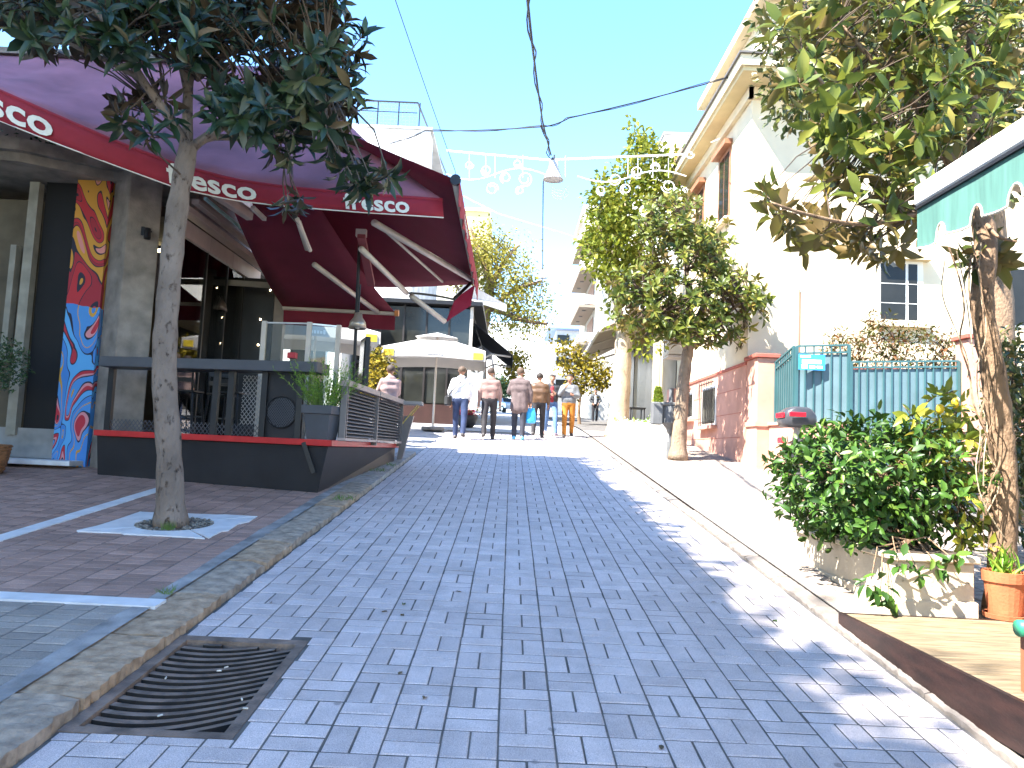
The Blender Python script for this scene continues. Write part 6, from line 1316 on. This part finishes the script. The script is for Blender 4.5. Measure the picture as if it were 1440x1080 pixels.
# ================================================================== PEOPLE
M_skin = mat('skin', (.34, .18, .12), .55, .06, 12)
def person(label, loc, face, H=1.75, top=None, legs=None, shoe=None, hair=None, coat=0.0, arms=((-.24, .02, 1.14, -.25, .08, .90), (.24, .02, 1.14, .25, .08, .90)), stride=.16, puffy=0.0, skin=M_skin, inner=None, bald=False, sit=False, cuffs=None, lean=0.0, group='people walking in the street'):
    loc = Vector(loc); t = thing('person', label, 'person', loc, group); k = H/1.75
    caps = []                                            # a, b, ra, rb, material index: 0 top 1 legs 2 skin 3 shoes 4 cuffs/hem 5 inner
    def c(a, b, ra, rb, m): caps.append((Vector(a), Vector(b), ra, rb, m))
    P = puffy
    for s in (-1, 1):
        fy = s*stride
        hip = Vector((s*.095, 0, .93)); kn = Vector((s*.105, fy*.55+.03, .50)); an = Vector((s*.10, fy, .10+(.05 if fy < -.1 else 0)))
        if sit: kn = Vector((s*.12, .42, .50)); an = Vector((s*.12, .42, .08))
        c(hip, kn, .100, .076, 1); c(kn, an, .074, .062, 1)
        c(an+Vector((0, -.05, -.045)), an+Vector((s*.02, .17, -.06)), .047, .040, 3)
        e = Vector(arms[0 if s < 0 else 1][:3]); w = Vector(arms[0 if s < 0 else 1][3:]); sh = Vector((s*.178, -.005, 1.385))
        c(sh, e, .066+P*.5, .052+P*.5, 0); c(e, e.lerp(w, .86), .052+P*.4, .040+P*.3, 0); c(e.lerp(w, .84), w, .030, .027, 4 if cuffs else 2)
        d = (w-e).normalized(); c(w, w+d*.075, .030, .034, 2)
    c((-.075, 0, .94), (.075, 0, .94), .108, .108, 1)
    c((-.07, .005, 1.05), (.07, .005, 1.05), .112+P, .112+P, 0); c((-.10, .0, 1.22), (.10, .0, 1.22), .118+P, .118+P, 0); c((-.125, -.005, 1.36), (.125, -.005, 1.36), .094+P*.8, .094+P*.8, 0)
    for s in (-1, 1): c((s*.075, 0, 1.02), (s*.105, 0, 1.36), .108+P, .098+P*.8, 0)
    if coat:
        c((0, -.015, 1.05), (0, -.015, 1.0-coat), .125, .135, 0)
        c((-.085, -.01, 1.0), (-.10, -.01, 1.0-coat), .118, .125, 0); c((.085, -.01, 1.0), (.10, -.01, 1.0-coat), .118, .125, 0); c((-.09, -.01, 1.0-coat*.6), (.09, -.01, 1.0-coat*.6), .12, .12, 0)
    if cuffs: c((-.085, 0, .965), (.085, 0, .965), .112, .112, 4)
    if inner: c((0, .09, 1.0), (0, .075, 1.36), .055, .05, 5)
    c((0, 0, 1.42), (0, .015, 1.55), .062, .052, 2); c((-.05, -.012, 1.455), (.05, -.012, 1.455), .06, .06, 0)
    hy = .03; c((0, hy, 1.63), (0, hy-.012, 1.665), .083, .088, 2); c((0, hy+.035, 1.575), (0, hy+.03, 1.60), .056, .066, 2); c((0, hy+.088, 1.615), (0, hy+.098, 1.60), .012, .015, 2)
    for s in (-1, 1): c((s*.086, hy-.01, 1.61), (s*.09, hy-.015, 1.645), .015, .017, 2)
    bm = bmesh.new()
    for a, b, ra, rb, m_ in caps:
        d = b-a; L = max(d.length, 1e-4)
        q = d.to_track_quat('Z', 'Y').to_matrix().to_4x4() if L > 1e-3 else Matrix()
        seg = 12; vs = []
        prof = [(-ra, 0)]+[(-ra*math.cos(u), ra*math.sin(u)) for u in (.5, 1.0, 1.5708)]+[(L+rb*math.sin(u), rb*math.cos(u)) for u in (0, .55, 1.05)]+[(L+rb, 0)]
        rings = []
        for z, r in prof:
            rings.append([bm.verts.new(a+q.to_3x3()@Vector((r*math.cos(6.2832*i/seg), r*math.sin(6.2832*i/seg), z))) for i in range(seg)] if r > 1e-6 else [bm.verts.new(a+q.to_3x3()@Vector((0, 0, z)))])
        for r_, s_ in zip(rings, rings[1:]):
            for i in range(seg):
                f = [r_[i % len(r_)], r_[(i+1) % len(r_)], s_[(i+1) % len(s_)], s_[i % len(s_)]]; f = list(dict.fromkeys(f))
                try: bm.faces.new(f)
                except ValueError: pass
    bmesh.ops.recalc_face_normals(bm, faces=bm.faces)
    me = bpy.data.meshes.new('tmp'); bm.to_mesh(me); bm.free(); o = bpy.data.objects.new('tmp', me); COL.objects.link(o)
    rm = o.modifiers.new('r', 'REMESH'); rm.mode = 'VOXEL'; rm.voxel_size = .016; sm = o.modifiers.new('s', 'SMOOTH'); sm.iterations = 7; sm.factor = .5
    dg = bpy.context.evaluated_depsgraph_get(); m2 = bpy.data.meshes.new_from_object(o.evaluated_get(dg)); bpy.data.objects.remove(o); bpy.data.meshes.remove(me)
    # fingers: four unequal bent fingers and a thumb on each hand
    nv = len(m2.vertices); V = np.zeros(nv*3); m2.vertices.foreach_get('co', V); V = V.reshape(-1, 3).tolist(); FS = [tuple(p.vertices) for p in m2.polygons]; nb = len(FS)
    ex = MB()
    for ai, s in ((0, -1), (1, 1)):
        e = Vector(arms[ai][:3]); w = Vector(arms[ai][3:]); d = (w-e).normalized(); side = d.cross(Vector((s, .2, .3))).normalized(); nrm = side.cross(d)
        tip = w+d*.085
        for fi, (o_, ln) in enumerate(((-.027, .062), (-.009, .075), (.009, .070), (.027, .055))):
            r_ = tip+side*o_; ex.tube([r_-d*.02, r_+d*ln*.5+nrm*.004*s, r_+d*ln*.8-nrm*.018*s, r_+d*ln*.9-nrm*.035*s], [.0095, .009, .008, .006], 6)
        r_ = w+d*.03+side*.03; ex.tube([r_, r_+side*.022+d*.03, r_+side*.026+d*.058-nrm*.012*s], [.011, .010, .007], 6)
    b0 = len(V); V += [list(v) for v in ex.v]; FS += [tuple(b0+i for i in f) for f in ex.f]
    me = bpy.data.meshes.new('body'); me.from_pydata(V, [], FS); bpy.data.meshes.remove(m2)
    for m_ in (top, legs, skin, shoe, cuffs or top, inner or top): me.materials.append(m_)
    A = np.array([tuple(q[0]) for q in caps]); Bv = np.array([tuple(q[1]) for q in caps]); RA = np.array([q[2] for q in caps]); RB = np.array([q[3] for q in caps]); MI = np.array([q[4] for q in caps]); AB = Bv-A; LL = np.maximum((AB**2).sum(1), 1e-8)
    Vn = np.array(V); cen = np.array([Vn[list(f)].mean(axis=0) for f in FS]); d = cen[:, None, :]-A[None]; tt = np.clip((d*AB[None]).sum(2)/LL[None], 0, 1); dist = np.linalg.norm(d-tt[..., None]*AB[None], axis=2)-(RA+(RB-RA)*tt)
    idx = MI[dist.argmin(axis=1)]; idx[nb:] = 2
    me.polygons.foreach_set('material_index', idx.astype(np.int32)); me.polygons.foreach_set('use_smooth', [True]*len(me.polygons))
    o = bpy.data.objects.new('body', me); COL.objects.link(o); o.parent = t; ORG[o.name] = loc
    if hair:
        mb = MB(); hc = Vector((0, hy-.012, 1.652)); n = 14; vs = []; rings = 7
        for i in range(rings+1):
            ph = 1.75*i/rings
            for j in range(n):
                a = 6.2832*j/n; back = -math.sin(a); lim = 1.18 if back > -.2 else .66; p_ = ph*lim
                vs.append(loc+hc+Vector((.096*math.sin(p_)*math.cos(a), .102*math.sin(p_)*math.sin(a), .098*math.cos(p_))))
        mb.add(vs, [(i*n+j, i*n+(j+1) % n, (i+1)*n+(j+1) % n, (i+1)*n+j) for i in range(rings) for j in range(n)]); mb.build('hair', hair, t, smooth=True)
    for s in (-1, 1):
        mb = MB(); mb.sphere(loc+Vector((s*.032, hy+.078, 1.635)), (.010, .008, .007), 8, 5); mb.build('eye', M_black, t)
    t.rotation_euler = (0, 0, face); t.scale = (k, k, k)
    return t
C_wht = mat('white_jumper', (.60, .61, .64), .8, .06, 9, .3, 50); C_jean = mat('dark_blue_jeans', (.02, .035, .09), .8, .25, 8, .2, 80); C_br = mat('dusty_pink_jacket', (.23, .145, .13), .7, .12, 9, .3, 50); C_blk = mat('black_trousers', (.018, .016, .02), .75, .2, 9); C_coat = mat('grey_brown_coat', (.115, .085, .085), .85, .12, 12, .3, 90); C_slate = mat('slate_jeans', (.025, .028, .042), .8, .2, 8)
C_puff = mat('brown_puffer', (.095, .05, .025), .45, .2, 6); C_dkj = mat('black_jacket', (.03, .032, .038), .6, .2, 8); C_lj = mat('light_blue_jeans', (.09, .17, .33), .8, .25, 6, .2, 80); C_gp = mat('grey_puffer', (.14, .15, .165), .5, .2, 6, .3, 30); C_mus = mat('mustard_trousers', (.34, .13, .015), .8, .12, 7); C_red = mat('maroon_scarf', (.28, .03, .04), .8, .15); C_shoe = mat('dark_shoe', (.04, .035, .035), .5, .1); C_bsh = mat('blue_trainer', (.12, .42, .62), .5, .1); C_psh = mat('pale_pink_trainer', (.65, .40, .38), .5, .1); H_blk = mat('dark_hair', (.03, .022, .018), .7, .2); H_gry = mat('grey_shaved_hair', (.05, .035, .028), .7, .15); H_lt = mat('fair_hair', (.09, .06, .04), .7, .15)
def at(px, py): p = G(px, py, 0.0); return (p[0], p[1], gz(p[1]))
def relh(px, y_top, p): return (float(D(px, y_top, p[1])[2])-p[2])
A_dn = ((-.25, -.02, 1.13, -.26, .06, .89), (.25, .02, 1.13, .25, .10, .90))
pw = at(645, 618); person('person in a white jumper and dark blue jeans, walking away', pw, 0, 1.80, C_wht, C_jean, C_shoe, H_lt, arms=((-.27, -.02, 1.12, -.24, .06, .90), (.27, .03, 1.12, .20, .16, .96)), stride=-.20, puffy=.012)
bag = Vector(pw)+Vector((-.30, -.10, .93)); t = thing('shoulder_bag', 'small black shoulder bag hanging from the white jumper wearer', 'bag', bag)
mb = MB(); mb.box(bag, (.12, .24, .24), .5); mb.build('pouch', M_black, t, bevel=.03); mb = MB(); mb.tube(smooth_path([bag+Vector((0, 0, .11)), Vector(pw)+Vector((-.14, -.16, 1.25)), Vector(pw)+Vector((.05, -.14, 1.44)), Vector(pw)+Vector((.10, 0, 1.54)), Vector(pw)+Vector((.05, .13, 1.42)), Vector(pw)+Vector((-.18, .14, 1.15)), bag+Vector((.02, .08, .11))], 4), .012, 5); mb.build('strap', M_black, t)
pq = at(686, 618.5); person('person in a dusty pink jacket and black trousers, walking away', pq, .0, 1.80, C_br, C_blk, C_shoe, H_gry, arms=A_dn, stride=.24, puffy=.008, cuffs=C_blk)
p3 = at(728, 619); person('person in a long grey brown coat and slate jeans, seen from behind', p3, -.08, 1.84, C_coat, C_slate, C_bsh, H_lt, coat=.24, arms=((-.27, .05, 1.15, -.17, .24, 1.10), (.27, .0, 1.13, .27, .04, .90)), stride=-.08, puffy=.018)
p4 = at(756, 617); p4 = (p4[0], p4[1]+.25, gz(p4[1]+.25)); person('person in a brown puffer jacket half hidden behind the long coat', p4, -.1, 1.74, C_puff, C_blk, C_shoe, H_blk, arms=A_dn, stride=.2, puffy=.03)
p5 = at(773, 613.5); person('person in a black jacket, maroon scarf and light blue jeans walking down the street', p5, math.pi+.15, 1.72, C_dkj, C_lj, C_psh, H_blk, arms=((-.25, .08, 1.14, -.06, .24, 1.20), (.25, .08, 1.14, .06, .25, 1.16)), stride=-.24, puffy=.01, inner=C_red)
p6 = at(798, 616); person('person in a grey puffer jacket and mustard trousers holding a phone, facing the camera', p6, math.pi-.05, 1.74, C_gp, C_mus, C_shoe, H_blk, arms=((-.26, .06, 1.14, -.10, .26, 1.16), (.26, .10, 1.18, .12, .22, 1.36)), stride=.15, puffy=.022)
p7 = (float(D(836, 597, 40)[0]), 40, gz(40)); person('person in a dark jacket and pale shirt far off by the shop fronts', p7, math.pi, 1.72, C_dkj, C_blk, C_shoe, H_blk, arms=((-.28, .05, 1.15, -.16, .16, .98), (.28, .05, 1.15, .16, .16, .98)), stride=.08, inner=C_wht)
p8 = Vector((float(D(549, 540, 16.2)[0]), 16.2, gz(16.2))); person('person in a pale pink shirt seated behind the menu screen', p8, .5, 1.72, mat('pale_pink_shirt', (.36, .25, .24), .8, .08), C_blk, C_shoe, H_gry, sit=True, arms=((-.24, .12, 1.14, -.14, .32, 1.05), (.24, .12, 1.14, .14, .32, 1.05)), group=None)
# bar stool that carries the seated one
t = thing('bar_stool', 'dark bar stool under the seated person in the pink shirt', 'stool', p8); c = Vector(p8); R = Matrix.Rotation(.5, 3, 'Z')
mb = MB(); mb.lathe(c+Vector((0, 0, 0)), [(.001, .80), (.17, .80), (.18, .83), (.001, .835)], 14); mb.build('seat', M_black, t)
for s in (-1, 1):
    for u in (-1, 1): mb = MB(); mb.tube([c+Vector((s*.2, u*.2, -.02)), c+Vector((s*.11, u*.11, .80))], .014, 6); mb.build('leg', M_black, t)
# blue carrier bag in the coat wearer's right hand
hb = Vector(p3)+Matrix.Rotation(-.08, 3, 'Z')@Vector((.29, .07, .84)); t = thing('plastic_bag', 'bright blue plastic carrier bag held beside the long coat', 'bag', hb)
vs = []; n = 12
for i, (z, a, b) in enumerate(((-.40, .12, .08), (-.34, .14, .10), (-.15, .125, .07), (-.02, .09, .02))):
    for j in range(n): an = 6.2832*j/n; vs.append(hb+Vector((a*math.cos(an)*(1+.08*math.sin(3*an+i)), b*math.sin(an), z)))
mb = MB(); mb.add(vs, [(i*n+j, i*n+(j+1) % n, (i+1)*n+(j+1) % n, (i+1)*n+j) for i in range(3) for j in range(n)]+[tuple(range(n))[::-1]]); mb.build('sack', mat('blue_plastic', (.04, .36, .72), .4, .1, 10), t)
for s in (-.05, .05): mb = MB(); mb.tube([hb+Vector((s, 0, -.03)), hb+Vector((s*.6, 0, .04)), hb+Vector((0, 0, .06))], .008, 5); mb.build('handle', MATS['blue_plastic'], t)
